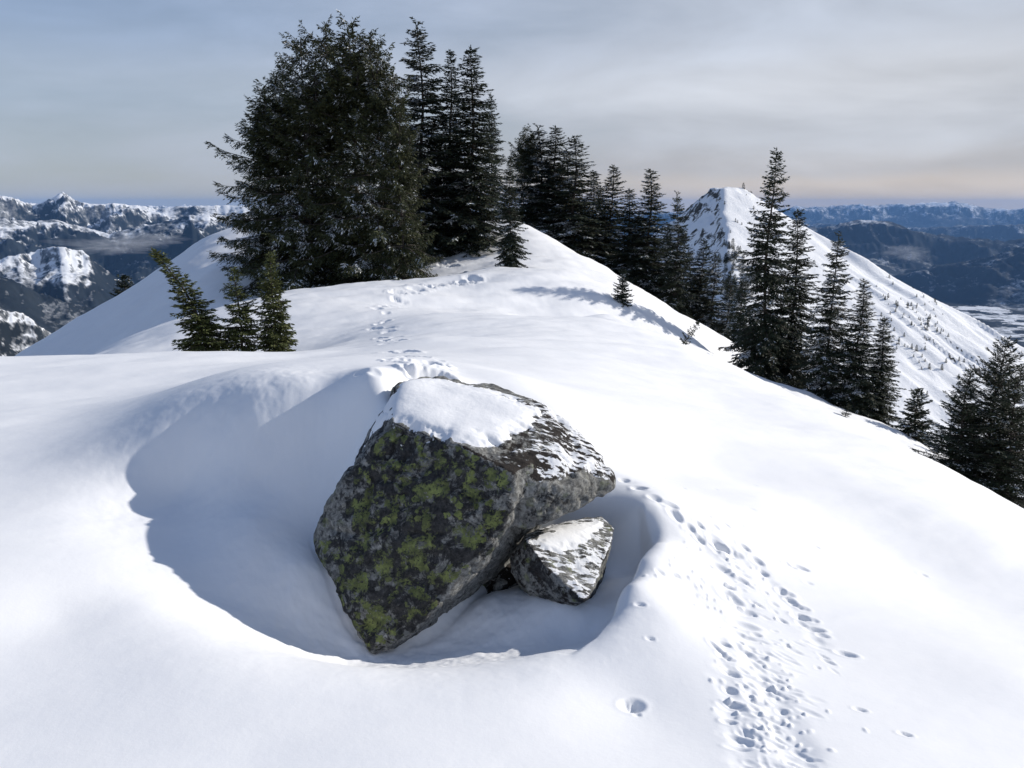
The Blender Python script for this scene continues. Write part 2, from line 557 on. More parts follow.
def _solve():
    n = len(_uv)
    d2 = ((_uv[:, None] - _uv[None]) ** 2).sum(-1)
    A = np.zeros((n + 3, n + 3))
    A[:n, :n] = _phi(d2) + np.eye(n) * 2.5e-5
    P = np.concatenate([np.ones((n, 1)), _uv], 1)
    A[:n, n:] = P
    A[n:, :n] = P.T
    return np.linalg.solve(A, np.concatenate([_q, np.zeros(3)]))


_w = _solve()


LIP = np.array([at(*c)[:2] for c in [(440, 678, 3.04), (480, 677, 3.06), (540, 667, 3.13), (575, 655, 3.24), (600, 637, 3.40), (614, 612, 3.60), (624, 590, 3.80), (640, 562, 4.10),
                                     (656, 543, 4.36), (653, 526, 4.60), (640, 512, 4.85)]])


def lip_carve(x, y):
    """undercut wall just inside the right and front lip of the hollow"""
    out = np.zeros_like(x)
    m = (x > -0.6) & (x < 1.3) & (y > 2.6) & (y < 5.4)
    if not m.any():
        return out
    px, py = x[m], y[m]
    best = np.full(px.shape, 1e9); side = np.zeros(px.shape); tt = np.zeros(px.shape)
    n = len(LIP) - 1
    for k in range(n):
        a, b = LIP[k], LIP[k + 1]
        e = b - a
        t = np.clip(((px - a[0]) * e[0] + (py - a[1]) * e[1]) / (e @ e), 0, 1)
        dx, dy = px - a[0] - t * e[0], py - a[1] - t * e[1]
        d = np.hypot(dx, dy)
        c = e[0] * dy - e[1] * dx
        up = d < best
        best = np.where(up, d, best); side = np.where(up, c, side); tt = np.where(up, (k + t) / n, tt)
    w = fbm(np.stack([px, py], -1) * 5.0, 3, 0.5, 161)
    sd_ = np.where(side > 0, best, -best) + 0.018 * w
    prof = sstep(0.0, 0.055, sd_) * np.exp(-(np.clip(sd_ - 0.07, 0, None) / 0.17) ** 2)
    fade = sstep(0.25, 0.6, tt) * (1 - sstep(0.9, 1.0, tt))
    roll = 0.012 * np.exp(-((sd_ + 0.06) / 0.07) ** 2)
    out[m] = (-0.125 * prof + roll) * fade
    return out


def base_z(x, y):
    x = np.asarray(x, float); y = np.asarray(y, float)
    sh = x.shape
    x, y = x.ravel(), y.ravel()
    uv, r = uv_of(x, y)
    out = np.empty(len(x))
    n = len(_uv)
    for s in range(0, len(x), 40000):
        u = uv[s:s + 40000]
        d2 = (u[:, None, 0] - _uv[None, :, 0]) ** 2 + (u[:, None, 1] - _uv[None, :, 1]) ** 2
        out[s:s + 40000] = _phi(d2) @ _w[:n] + _w[n] + u @ _w[n + 1:]
    z = out * r
    # the drift banks up against the boulder's back corner
    ax, ay, a_z = -0.735, 4.66, -1.225
    bx, by, b_z = -0.92, 5.55, -1.20
    t = np.clip(((x - ax) * (bx - ax) + (y - ay) * (by - ay)) / ((bx - ax) ** 2 + (by - ay) ** 2), 0, 1.0)
    dist = np.sqrt((x - ax - t * (bx - ax)) ** 2 + (y - ay - t * (by - ay)) ** 2 + 0.0036) - 0.06
    mz = a_z + t * (b_z - a_z) - dist * 1.9
    kk = 0.13
    hh = np.clip(0.5 + 0.5 * (mz - z) / kk, 0, 1)
    z = z * (1 - hh) + mz * hh + kk * hh * (1 - hh) * 0.6
    z = z + lip_carve(x, y)
    az = np.abs(uv[:, 0])
    k = sstep(R(62), R(100), az)
    zb = -1.72 - 0.04 * r - 0.28 * np.clip(r - 8, 0, None) ** 1.08
    return (z * (1 - k) + zb * k).reshape(sh)


def ground_at_pixel(px, py, y0=1.8, y1=60.0):
    d = ray(px, py)
    Y = np.exp(np.linspace(math.log(y0), math.log(y1), 1500))
    X, Z = d[0] / d[1] * Y, d[2] / d[1] * Y
    g = base_z(X, Y)
    hit = np.nonzero(Z < g)[0]
    k = hit[0] if len(hit) else len(Y) - 1
    return np.array([X[k], Y[k], g[k]])


# ---- footprints and crust marks: (x, y, length, width, depth, angle)
DENTS = []


def along(pixels, step_px):
    P = np.array(pixels, float)
    seg = np.sqrt(((P[1:] - P[:-1]) ** 2).sum(1))
    T = np.concatenate([[0], np.cumsum(seg)])
    t = np.arange(0, T[-1], step_px)
    return np.stack([np.interp(t, T, P[:, 0]), np.interp(t, T, P[:, 1])], -1)


def dent(px, py, ln, wd, dp, ang=None, rim=0.22):
    g = ground_at_pixel(px, py)
    DENTS.append((g[0], g[1], ln, wd, dp, ang if ang is not None else random.uniform(0, math.pi), rim))


def trail(pixels, step, jit, ln, wd, dp):
    q = along(pixels, step)
    for i, (a, b) in enumerate(q):
        if random.random() < 0.12: continue
        dent(a + random.gauss(0, jit), b + random.gauss(0, jit * 0.8), ln * random.uniform(0.7, 1.3), wd * random.uniform(0.7, 1.3),
             dp * random.uniform(0.6, 1.25), R(-35) + random.gauss(0, 0.35))


def make_dents():
    trail([(622, 478), (650, 496), (690, 522)], 9, 2.5, 0.045, 0.026, 0.018)
    trail([(690, 524), (712, 545), (745, 555), (772, 582), (800, 612), (822, 640)], 8, 3.5, 0.036, 0.024, 0.016)
    trail([(712, 540), (735, 585), (748, 625), (740, 660)], 13, 4, 0.06, 0.03, 0.018)
    trail([(725, 640), (728, 690), (735, 730), (745, 768)], 12, 6, 0.035, 0.016, 0.013)
    for _ in range(110):
        t = random.random()
        px = 735 + 18 * t + abs(random.gauss(0, 34))
        py = 640 + 140 * t
        dent(px, py, random.uniform(0.012, 0.055), random.uniform(0.009, 0.020), random.uniform(0.002, 0.008), R(-38) + random.gauss(0, 0.3))
    for _ in range(35):
        t = random.random()
        px = 705 + 95 * t + random.gauss(0, 16)
        py = 530 + 120 * t + random.gauss(0, 14)
        dent(px, py, random.uniform(0.012, 0.045), random.uniform(0.010, 0.02), random.uniform(0.004, 0.011), R(-38) + random.gauss(0, 0.4))
    for px, py, s in ((800, 568, .10), (790, 566, .07), (846, 655, .09), (923, 576, .06), (755, 485, .05), (816, 547, .05), (660, 572, .05), (676, 575, .05),
                      (640, 605, .05), (650, 640, .04), (684, 488, .04), (716, 489, .04), (672, 575, .05), (710, 566, .05), (860, 710, .05), (905, 735, .05)):
        dent(px, py, s * .5, s * 0.26, s * 0.22, R(-15))
    for pts_, w_, d_ in (([(622, 478), (660, 503), (705, 540), (745, 560), (785, 600), (822, 645)], 0.055, 0.012),
                         ([(705, 540), (735, 585), (745, 640), (775, 700), (800, 768)], 0.10, 0.012), ([(722, 640), (730, 700), (742, 768)], 0.05, 0.012)):
        for a, b in along(pts_, 4):
            dent(a + random.gauss(0, 3), b + random.gauss(0, 3), w_ * random.uniform(0.7, 1.2), w_ * random.uniform(0.5, 0.9), d_ * random.uniform(0.1, 0.4), random.uniform(0, 3.1), 0.05)
    for _ in range(150):                     # crumbs of snow thrown up beside the trail
        t = random.random()
        dent(690 + 110 * t + random.gauss(0, 26), 530 + 235 * t + random.gauss(0, 16), random.uniform(0.008, 0.018), random.uniform(0.008, 0.014), -random.uniform(0.004, 0.010), None, 0.0)
    # the single deep print
    dent(632, 708, 0.045, 0.034, 0.028, 0.3, 0.08)
    for _ in range(9):
        dent(632 + random.gauss(0, 4), 708 + random.gauss(0, 3), 0.016, 0.011, 0.008, None, 0.1)
    # trail that climbs to the trees
    for off in (-7, 7):
        trail([(428 + off, 372), (405 + off, 360), (392 + off, 345), (382 + off * .9, 330), (384 + off * .8, 312), (396 + off * .7, 299)], 5.5, 2.2, 0.13, 0.08, 0.055)
    trail([(398, 297), (420, 290), (445, 285), (470, 282)], 6, 1.5, 0.2, 0.13, 0.10)
    trail([(440, 258), (455, 270), (476, 283)], 6, 2, 0.24, 0.15, 0.10)
    for _ in range(10):
        t = random.random()
        dent(415 + random.gauss(0, 22), 370 - 12 * t + random.gauss(0, 4), 0.05, 0.035, 0.014)


make_dents()


def build_ground():
    # polar sheet: fine where the view falls, coarse behind the viewer
    fine = np.linspace(R(-37), R(37), 860)
    side = np.concatenate([np.linspace(R(37.4), R(60), 60), np.linspace(R(61.5), R(180), 60)])
    az = np.concatenate([-side[::-1][:-1], fine, side])
    def lg(a, b, n): return np.exp(np.linspace(math.log(a), math.log(b), n, endpoint=False))
    rr = np.concatenate([lg(0.15, 2.2, 50), lg(2.2, 7.0, 400), lg(7.0, 24, 250), lg(24, 40, 120), lg(40, 420, 90)])
    A, Rr = np.meshgrid(az, rr)
    X, Y = Rr * np.sin(A), Rr * np.cos(A)
    Z = base_z(X, Y)
    # the wind has rounded the drift's crest behind the boulder
    sm = np.exp(-(((X + 0.95) / 0.42) ** 2 + ((Y - 5.45) / 0.55) ** 2) ** 2)
    sm = np.where(sm > 0.02, sm, 0)
    i0, i1 = np.searchsorted(rr, [4.6, 6.9]); j0, j1 = np.searchsorted(az, [R(-22), R(0)])
    zz, ss = Z[i0:i1, j0:j1].copy(), sm[i0:i1, j0:j1] * 0.5
    for _ in range(260):
        av = 0.25 * (np.roll(zz, 1, 0) + np.roll(zz, -1, 0) + np.roll(zz, 1, 1) + np.roll(zz, -1, 1))
        zz = zz * (1 - ss) + av * ss
    Z[i0:i1, j0:j1] = zz
    # wind waves, stronger in the bowl
    P = np.stack([X.ravel(), Y.ravel()], -1)
    rt = np.array([[math.cos(R(25)), -math.sin(R(25))], [math.sin(R(25)), math.cos(R(25))]])
    Q = P @ rt * np.array([0.55, 1.3])
    und = (fbm(Q * 0.9, 3, 0.5, 3) * 0.022 + fbm(Q * 5.0, 3, 0.55, 9) * 0.0022).reshape(Z.shape)
    Z = Z + und * np.clip(Rr / 4, 0.5, 6)
    # soft chunky texture on the lee wall of the drift
    lee = np.exp(-(((X + 1.75) / 0.75) ** 2 + ((Y - 5.0) / 0.8) ** 2))
    Z = Z + lee * (fbm(P * 4.5, 4, 0.6, 21) * 0.016).reshape(Z.shape)
    lee2 = np.exp(-(((X + 0.5) / 0.9) ** 2 + ((Y - 4.0) / 0.7) ** 2))
    Z = Z + lee2 * (fbm(P * 6, 4, 0.6, 23) * 0.02).reshape(Z.shape)
    for (dx, dy, ln, wd, dp, ang, rim) in DENTS:
        reach = 3.2 * max(ln, wd)
        rd, ad = math.hypot(dx, dy), math.atan2(dx, dy)
        i0, i1 = np.searchsorted(rr, [max(rd - reach, 0.16), rd + reach])
        j0, j1 = np.searchsorted(az, [ad - reach / rd, ad + reach / rd])
        if i1 <= i0 or j1 <= j0: continue
        xx, yy = X[i0:i1, j0:j1] - dx, Y[i0:i1, j0:j1] - dy
        c, s = math.cos(ang), math.sin(ang)
        a_, b_ = (xx * c + yy * s) / ln, (-xx * s + yy * c) / wd
        d2 = a_ * a_ + b_ * b_
        nzz = fbm(np.stack([xx * 14 + dx * 3, yy * 14 + dy * 3], -1), 3, 0.6, 5) if dp > 0.03 else 0
        d2 = d2 * (1 + 0.6 * nzz)
        Z[i0:i1, j0:j1] += dp * (-np.exp(-np.clip(d2, 0, 40) ** 1.6) + rim * np.exp(-((np.sqrt(np.clip(d2, 0, 100)) - 1.45) / 0.35) ** 2))
    nr, na = Z.shape
    V = np.stack([X.ravel(), Y.ravel(), Z.ravel()], -1)
    i = np.arange(nr - 1)[:, None] * na
    j = np.arange(na - 1)[None]
    a = (i + j).ravel()
    Fc = np.stack([a, a + 1, a + na + 1, a + na], -1)[:, ::-1]
    me = mesh_from('snow_ground', V, Fc)
    o = link('snow_ground', me, M_SNOW)
    tag(o, 'smooth wind rounded snow ridge with a scooped hollow and footprints', 'snow', kind='structure')


build_ground()


# ---------------------------------------------------------------- snowy pyramid beyond the trees
S_ = at(724, 178, 520); R_ = at(1024, 345, 420); P_ = at(742, 330, 350); Lp = at(655, 236, 545)


def plane(a, b, c):
    n = np.cross(b - a, c - a)
    return -n[0] / n[2], -n[1] / n[2], (n @ a) / n[2]


PL_F, PL_L = plane(S_, R_, P_), plane(S_, P_, Lp)
PL_B = plane(S_, R_, S_ + np.array([60, 160, -95.0]))
PL_BL = plane(S_, Lp, S_ + np.array([20, 160, -95.0]))


def peak_z(x, y, detail=True):
    x = np.asarray(x, float); y = np.asarray(y, float)
    ev = lambda p: p[0] * x + p[1] * y + p[2]
    P = np.stack([x, y], -1)
    f = ev(PL_F); l = ev(PL_L); bk = ev(PL_B); bl = ev(PL_BL)
    # the right-hand ridge steepens near the summit and flattens below
    along_r = np.clip((x - S_[0]) / (R_[0] - S_[0]), 0, 1.6)
    sag = -1.0 * np.sin(np.clip(along_r, 0, 1) * math.pi)
    f = f + sag; bk = bk + sag
    if detail:
        l = l + fbm(P / 38.0, 5, 0.55, 31, True) * 7.0 + fbm(P / 11.0, 4, 0.6, 33, True) * 2.5
        g = np.stack([(x + 0.66 * y) / 16.0, (y - 0.66 * x) / 110.0], -1)     # gullies down the lit face
        f = f + fbm(g, 4, 0.55, 35, True) * 2.6 * sstep(0.12, 0.5, along_r) + fbm(P / 30.0, 4, 0.5, 37) * 2.2
    def smin(a, b, k):
        h = np.clip(0.5 + 0.5 * (b - a) / k, 0, 1)
        return b * (1 - h) + a * h - k * h * (1 - h)
    z = smin(smin(f, l, 3.0), smin(bk, bl, 6.0), 3.0)
    top = S_[2] - 4.0
    z = smin(z, np.full_like(z, top) + fbm(P / 12.0, 3, 0.5, 41) * 1.6, 3.0)
    return z


def build_peak():
    xs = np.arange(20, 420, 1.5); ys = np.arange(230, 760, 1.9)
    X, Y = np.meshgrid(xs, ys)
    Z = peak_z(X, Y)
    gx = np.gradient(Z, 1.5, axis=1); gy = np.gradient(Z, 1.9, axis=0)
    st = np.sqrt(gx ** 2 + gy ** 2)
    leftface = (PL_L[0] * X + PL_L[1] * Y + PL_L[2]) < (PL_F[0] * X + PL_F[1] * Y + PL_F[2])
    rock = np.where(leftface, 0.13 + 0.18 * sstep(0.7, 1.3, st), -0.3 + 0.55 * sstep(0.55, 0.95, st))
    along_r = np.clip((X - S_[0]) / (R_[0] - S_[0]), 0, 2)
    crag = np.exp(-((X - S_[0]) / 26) ** 2 - ((Y - S_[1]) / 22) ** 2)
    Z = Z + crag * fbm(np.stack([X, Y], -1) / 7.0, 4, 0.6, 47, True) * 2.2
    flat = at(724, 188.5, 520)[2] + 1.3 * fbm(np.stack([X, Y], -1) / 6.0, 4, 0.6, 48)
    Z = np.minimum(Z, flat)
    rock = rock + 0.10 * crag
    band = np.exp(-((along_r - 0.95) / 0.35) ** 2) * np.exp(-((Y - 375) / 40) ** 2)
    rock = rock + 0.52 * band
    V = np.stack([X.ravel(), Y.ravel(), Z.ravel()], -1)
    nr, na = Z.shape
    a = (np.arange(nr - 1)[:, None] * na + np.arange(na - 1)[None]).ravel()
    Fc = np.stack([a, a + 1, a + na + 1, a + na], -1)
    me = mesh_from('snow_peak', V, Fc)
    set_attr(me, 'rock', rock.ravel())
    o = link('snow_peak', me, mat_peak())
    tag(o, 'pointed snow peak with shaded left face and long lit ridge', 'peak', kind='structure')


build_peak()

# ---------------------------------------------------------------- far mountains: one sheet to the horizon
FLOOR = -720.0
LAYERS = [  # distance, front slope, back slope, relief, snow line, span, profile
    (1500, 0.42, 0.6, 60, -210, 70, [(-200, 300), (-90, 302), (0, 309), (30, 318), (66, 342), (110, 385), (170, 440)]),
    (3100, 0.36, 0.5, 130, -150, 120, [(-300, 240), (-120, 254), (-40, 262), (0, 276), (40, 293), (90, 309), (140, 322), (200, 340), (260, 370)]),
    (4200, 0.42, 0.5, 130, -285, 110, [(-160, 262), (-60, 258), (0, 260), (35, 251), (58, 246), (85, 254), (120, 282), (170, 305), (240, 330), (300, 360)]),
    (6200, 0.40, 0.5, 360, -130, 200, [(-300, 205), (-100, 214), (0, 220), (60, 222), (110, 236), (150, 225), (190, 216), (250, 215), (330, 222), (420, 260)]),
    (7600, 0.45, 0.5, 420, -190, 220, [(-350, 190), (-200, 198), (-60, 199), (0, 195), (22, 201), (40, 203), (52, 197), (63, 192), (73, 200), (90, 206), (115, 204),
                              (135, 205), (160, 209), (200, 206), (230, 207), (300, 210), (420, 212), (600, 225)]),
    (20000, 0.35, 0.4, 400, -100, 300, [(-350, 208), (0, 208), (120, 205), (220, 206), (400, 209), (700, 212)]),
    (9800, 0.42, 0.5, 260, -60, 260, [(600, 270), (760, 236), (820, 228), (860, 220), (885, 221), (910, 229), (950, 238), (1000, 240), (1060, 236), (1150, 228), (1400, 225)]),
    (7800, 0.45, 0.5, 220, -90, 260, [(800, 300), (900, 275), (960, 264), (1000, 253), (1030, 246), (1100, 238), (1400, 230)]),
    (17000, 0.36, 0.45, 380, -60, 400, [(560, 230), (760, 222), (830, 224), (900, 228), (960, 226), (1020, 225), (1100, 222), (1400, 222)]),
    (26000, 0.3, 0.4, 420, 0, 420, [(400, 218), (640, 213), (780, 208), (815, 206), (850, 205), (900, 203.5), (935, 203), (955, 203), (985, 208), (1024, 208), (1100, 206), (1400, 204)]),
]


def build_hills():
    az = np.linspace(R(-50), R(50), 1500)
    rr = np.concatenate([np.exp(np.linspace(math.log(380), math.log(1100), 60, endpoint=False)), np.exp(np.linspace(math.log(1100), math.log(9500), 620, endpoint=False)), np.exp(np.linspace(math.log(9500), math.log(31000), 180)), np.exp(np.linspace(math.log(32100), math.log(34000), 3))])
    A, D = np.meshgrid(az, rr)
    X, Y = D * np.sin(A), D * np.cos(A)
    P = np.stack([X, Y], -1)
    n_big = fbm(P / 2400.0, 6, 0.55, 51, True)
    n_mid = fbm(P / 620.0, 6, 0.6, 57, True)
    n_patch = fbm(P / 420.0, 5, 0.6, 67)
    Z = FLOOR + 22 * fbm(P / 1500.0, 4, 0.5, 61)
    ramp_near = -150 - (D - 330) * 0.55
    Z = np.maximum(Z, ramp_near + 30 * n_mid)
    bias = -0.26 + 0.31 * sstep(0.02, 0.10, n_patch) * (fbm(P / 160.0, 3, 0.6, 69) > -0.12)     # snowy pasture and dark woods on the valley floor
    for (dist, sf, sb, rel, sl, span, prof) in LAYERS:
        pr = np.array(prof, float)
        pz, pa = [], []
        for (px, py) in pr:
            d = ray(px, py)
            hyp = math.hypot(d[0], d[1])
            pa.append(math.atan2(d[0], d[1])); pz.append(d[2] / hyp * dist)
        zp = np.interp(az, pa, pz)
        jag = dist * (0.0030 if dist > 5000 else 0.0055) * fbm(P / (dist * 0.03), 6, 0.6, 73, True)
        ends = np.clip((pa[0] - az) / 0.06, 0, 3) + np.clip((az - pa[-1]) / 0.06, 0, 3)
        zp = zp - ends * dist * 0.06
        wob = 1 + 0.06 * fbm(np.stack([az * 9, np.full_like(az, dist / 1000.)], -1), 5, 0.6, 71)
        dd = D - dist * wob[None]
        hgt = np.clip(zp - FLOOR + 90, 1, None)[None]
        fall = np.where(dd < 0, -dd * sf, dd * sb)
        t = np.clip(fall / hgt, 0, 3)
        lay = zp[None] - hgt * (1 - np.exp(-1.5 * t)) + jag * (0.35 + 0.65 * np.exp(-(t / 0.15) ** 2))
        flank = sstep(0.0, 0.30, t)
        lay = lay + rel * (0.7 * n_big + 0.6 * n_mid - 0.1) * (0.05 + 0.95 * flank) * np.clip(1.25 - t, 0.1, 1)
        lay = np.minimum(lay, zp[None] + jag)
        lay = np.where(zp[None] < FLOOR + 30, FLOOR - 50, lay)
        up = lay > Z
        Z = np.where(up, lay, Z)
        bias = np.where(up, 0.20 * np.clip((lay - sl) / span, -1.15, 0.9), bias)
    gr, ga = np.gradient(Z, axis=0), np.gradient(Z, axis=1)
    slope = np.sqrt((gr / np.gradient(rr)[:, None]) ** 2 + (ga / (D * (az[1] - az[0]))) ** 2)
    bias = bias - 0.30 * sstep(0.5, 1.1, slope) + 0.05
    V = np.stack([X.ravel(), Y.ravel(), Z.ravel()], -1)
    nr, na = Z.shape
    a = (np.arange(nr - 1)[:, None] * na + np.arange(na - 1)[None]).ravel()
    Fc = np.stack([a, a + 1, a + na + 1, a + na], -1)[:, ::-1]
    me = mesh_from('hills', V, Fc)
    set_attr(me, 'snow', bias.ravel())
    o = link('hills', me, mat_hills())
    tag(o, 'distant forested and snowy mountain ranges round a deep valley', 'mountains', kind='structure')


build_hills()


# ---------------------------------------------------------------- haze
def build_haze():
    bm = bmesh.new()
    bmesh.ops.create_cube(bm, size=1)
    for v in bm.verts:
        v.co = Vector((v.co.x * 76000, v.co.y * 64000, -1050 + (v.co.z + 0.5) * 1240))
    me = bpy.data.meshes.new('haze')
    bm.to_mesh(me); bm.free()
    m = bpy.data.materials.new('haze')
    m.use_nodes = True
    nt = m.node_tree
    nt.nodes.clear()
    out = nt.nodes.new('ShaderNodeOutputMaterial')
    pv = nt.nodes.new('ShaderNodeVolumePrincipled')
    pv.inputs['Color'].default_value = (0.24, 0.50, 1.0, 1)
    pv.inputs['Density'].default_value = 2.8e-5
    pv.inputs['Anisotropy'].default_value = 0.0
    nt.links.new(pv.outputs[0], out.inputs['Volume'])
    o = link('haze', me, m)
    tag(o, 'thin blue haze filling the valleys to the horizon', 'haze', kind='stuff')


build_haze()


# ---------------------------------------------------------------- boulders
def hull_mesh(point_sets, voxel, smooth_it):
    bm = bmesh.new()
    for ptset in point_sets:
        vs_ = [bm.verts.new(Vector(p)) for p in ptset]
        r_ = bmesh.ops.convex_hull(bm, input=vs_)
        junk = [g for g in set(r_['geom_interior']) | set(r_['geom_unused']) if isinstance(g, bmesh.types.BMVert)]
        bmesh.ops.delete(bm, geom=junk, context='VERTS')
    me = bpy.data.meshes.new('tmp')
    bm.to_mesh(me); bm.free()
    o = bpy.data.objects.new('tmp', me)
    COL.objects.link(o)
    md = o.modifiers.new('r', 'REMESH'); md.mode = 'VOXEL'; md.voxel_size = voxel; md.use_smooth_shade = True
    sm = o.modifiers.new('s', 'SMOOTH'); sm.factor = 0.5; sm.iterations = smooth_it
    dg = bpy.context.evaluated_depsgraph_get()
    res = bpy.data.meshes.new_from_object(o.evaluated_get(dg))
    bpy.data.objects.remove(o)
    return res


def co_of(me):
    a = np.empty(len(me.vertices) * 3, np.float32); me.vertices.foreach_get('co', a)
    return a.reshape(-1, 3).astype(float)


def no_of(me):
    a = np.empty(len(me.vertices) * 3, np.float32); me.vertex_normals.foreach_get('vector', a)
    return a.reshape(-1, 3).astype(float)


def to_px(P):
    x, y, z = P[:, 0], P[:, 1], P[:, 2]
    dep = y * CP - z * SP
    up = y * SP + z * CP
    return W / 2 + F * x / dep, H / 2 - F * up / dep


def cap_on(me, owner, poly, cell, thick, ragged, seed, label=None):
    """snow on a rock's upper side: a height field over the rock that dives under it along a ragged outline"""
    from mathutils.bvhtree import BVHTree
    co = co_of(me)
    bvh = BVHTree.FromPolygons([tuple(c) for c in co], [tuple(p.vertices) for p in me.polygons])
    px, py = to_px(co)
    q = np.array(poly, float)
    near = (px > q[:, 0].min() - 25) & (px < q[:, 0].max() + 25) & (py > q[:, 1].min() - 25) & (py < q[:, 1].max() + 25)
    no = no_of(me)
    near &= no[:, 2] > 0.3
    x0, y0 = co[near, 0].min(), co[near, 1].min(); x1, y1 = co[near, 0].max(), co[near, 1].max()
    xs, ys = np.arange(x0, x1, cell), np.arange(y0, y1, cell)
    Z = np.full((len(ys), len(xs)), np.nan)
    for b, yy in enumerate(ys):
        for a, xx in enumerate(xs):
            hit = bvh.ray_cast(Vector((xx, yy, 1.0)), Vector((0, 0, -1)))
            if hit[0] is not None and hit[1].z > 0.35:
                Z[b, a] = hit[0].z
    X, Y = np.meshgrid(xs, ys)
    ok = ~np.isnan(Z)
    Zf = np.where(ok, Z, np.nanmin(Z))
    wgt = ok.astype(float); S = np.where(ok, Z, 0.0)
    for _ in range(90):                      # snow levels out the small bumps of the stone
        for ax in (0, 1):
            S = (np.roll(S, 1, ax) + 2 * S + np.roll(S, -1, ax)) / 4
            wgt = (np.roll(wgt, 1, ax) + 2 * wgt + np.roll(wgt, -1, ax)) / 4
    Zs = S / np.maximum(wgt, 1e-6)
    P = np.stack([X, Y, Zf], -1).reshape(-1, 3)
    ux, uy = to_px(P)
    # signed distance in pixels to the outline, positive inside
    n = len(q)
    dmin = np.full(len(ux), 1e9); inside = np.zeros(len(ux), bool)
    for k in range(n):
        a, b = q[k], q[(k + 1) % n]
        e = b - a
        t = np.clip(((ux - a[0]) * e[0] + (uy - a[1]) * e[1]) / (e @ e), 0, 1)
        dmin = np.minimum(dmin, np.hypot(ux - a[0] - t * e[0], uy - a[1] - t * e[1]))
        cond = ((a[1] > uy) != (b[1] > uy)) & (ux < (b[0] - a[0]) * (uy - a[1]) / (b[1] - a[1] + 1e-12) + a[0])
        inside ^= cond
    sd_ = np.where(inside, dmin, -dmin)
    # ragged, streaky: the fringe is broken up more on the right
    streak = fbm(P * np.array([7, 22, 7]), 5, 0.62, seed) * 1.0 + fbm(P * 30, 3, 0.6, seed + 4) * 0.22
    right = sstep(0.45, 0.95, (ux - q[:, 0].min()) / (q[:, 0].max() - q[:, 0].min()))
    edge = sd_ + streak * (5 + 22 * right)
    m_ = sstep(-2.0, 16.0, 0.3 * edge + 0.7 * sd_).reshape(Z.shape)
    dz = np.clip((edge / 9.0), -1.0, 1.0).reshape(Z.shape)
    Zc = Zf * (1 - m_) + Zs * m_ + thick * m_ + np.where(dz < 0, dz * ragged, 0) - 0.004
    keep = ok & (edge.reshape(Z.shape) > -8)
    idx = np.arange(Z.size).reshape(Z.shape)
    f = keep[:-1, :-1] & keep[1:, :-1] & keep[:-1, 1:] & keep[1:, 1:]
    Fq = np.stack([idx[:-1, :-1][f], idx[:-1, 1:][f], idx[1:, 1:][f], idx[1:, :-1][f]], -1)
    used = np.unique(Fq)
    remap = -np.ones(Z.size, int); remap[used] = np.arange(len(used))
    V = np.stack([X.ravel(), Y.ravel(), Zc.ravel()], -1)[used]
    o = link('snow_cap', mesh_from('snow_cap', V, remap[Fq]), M_CAP, owner)
    if label: o['label'] = label


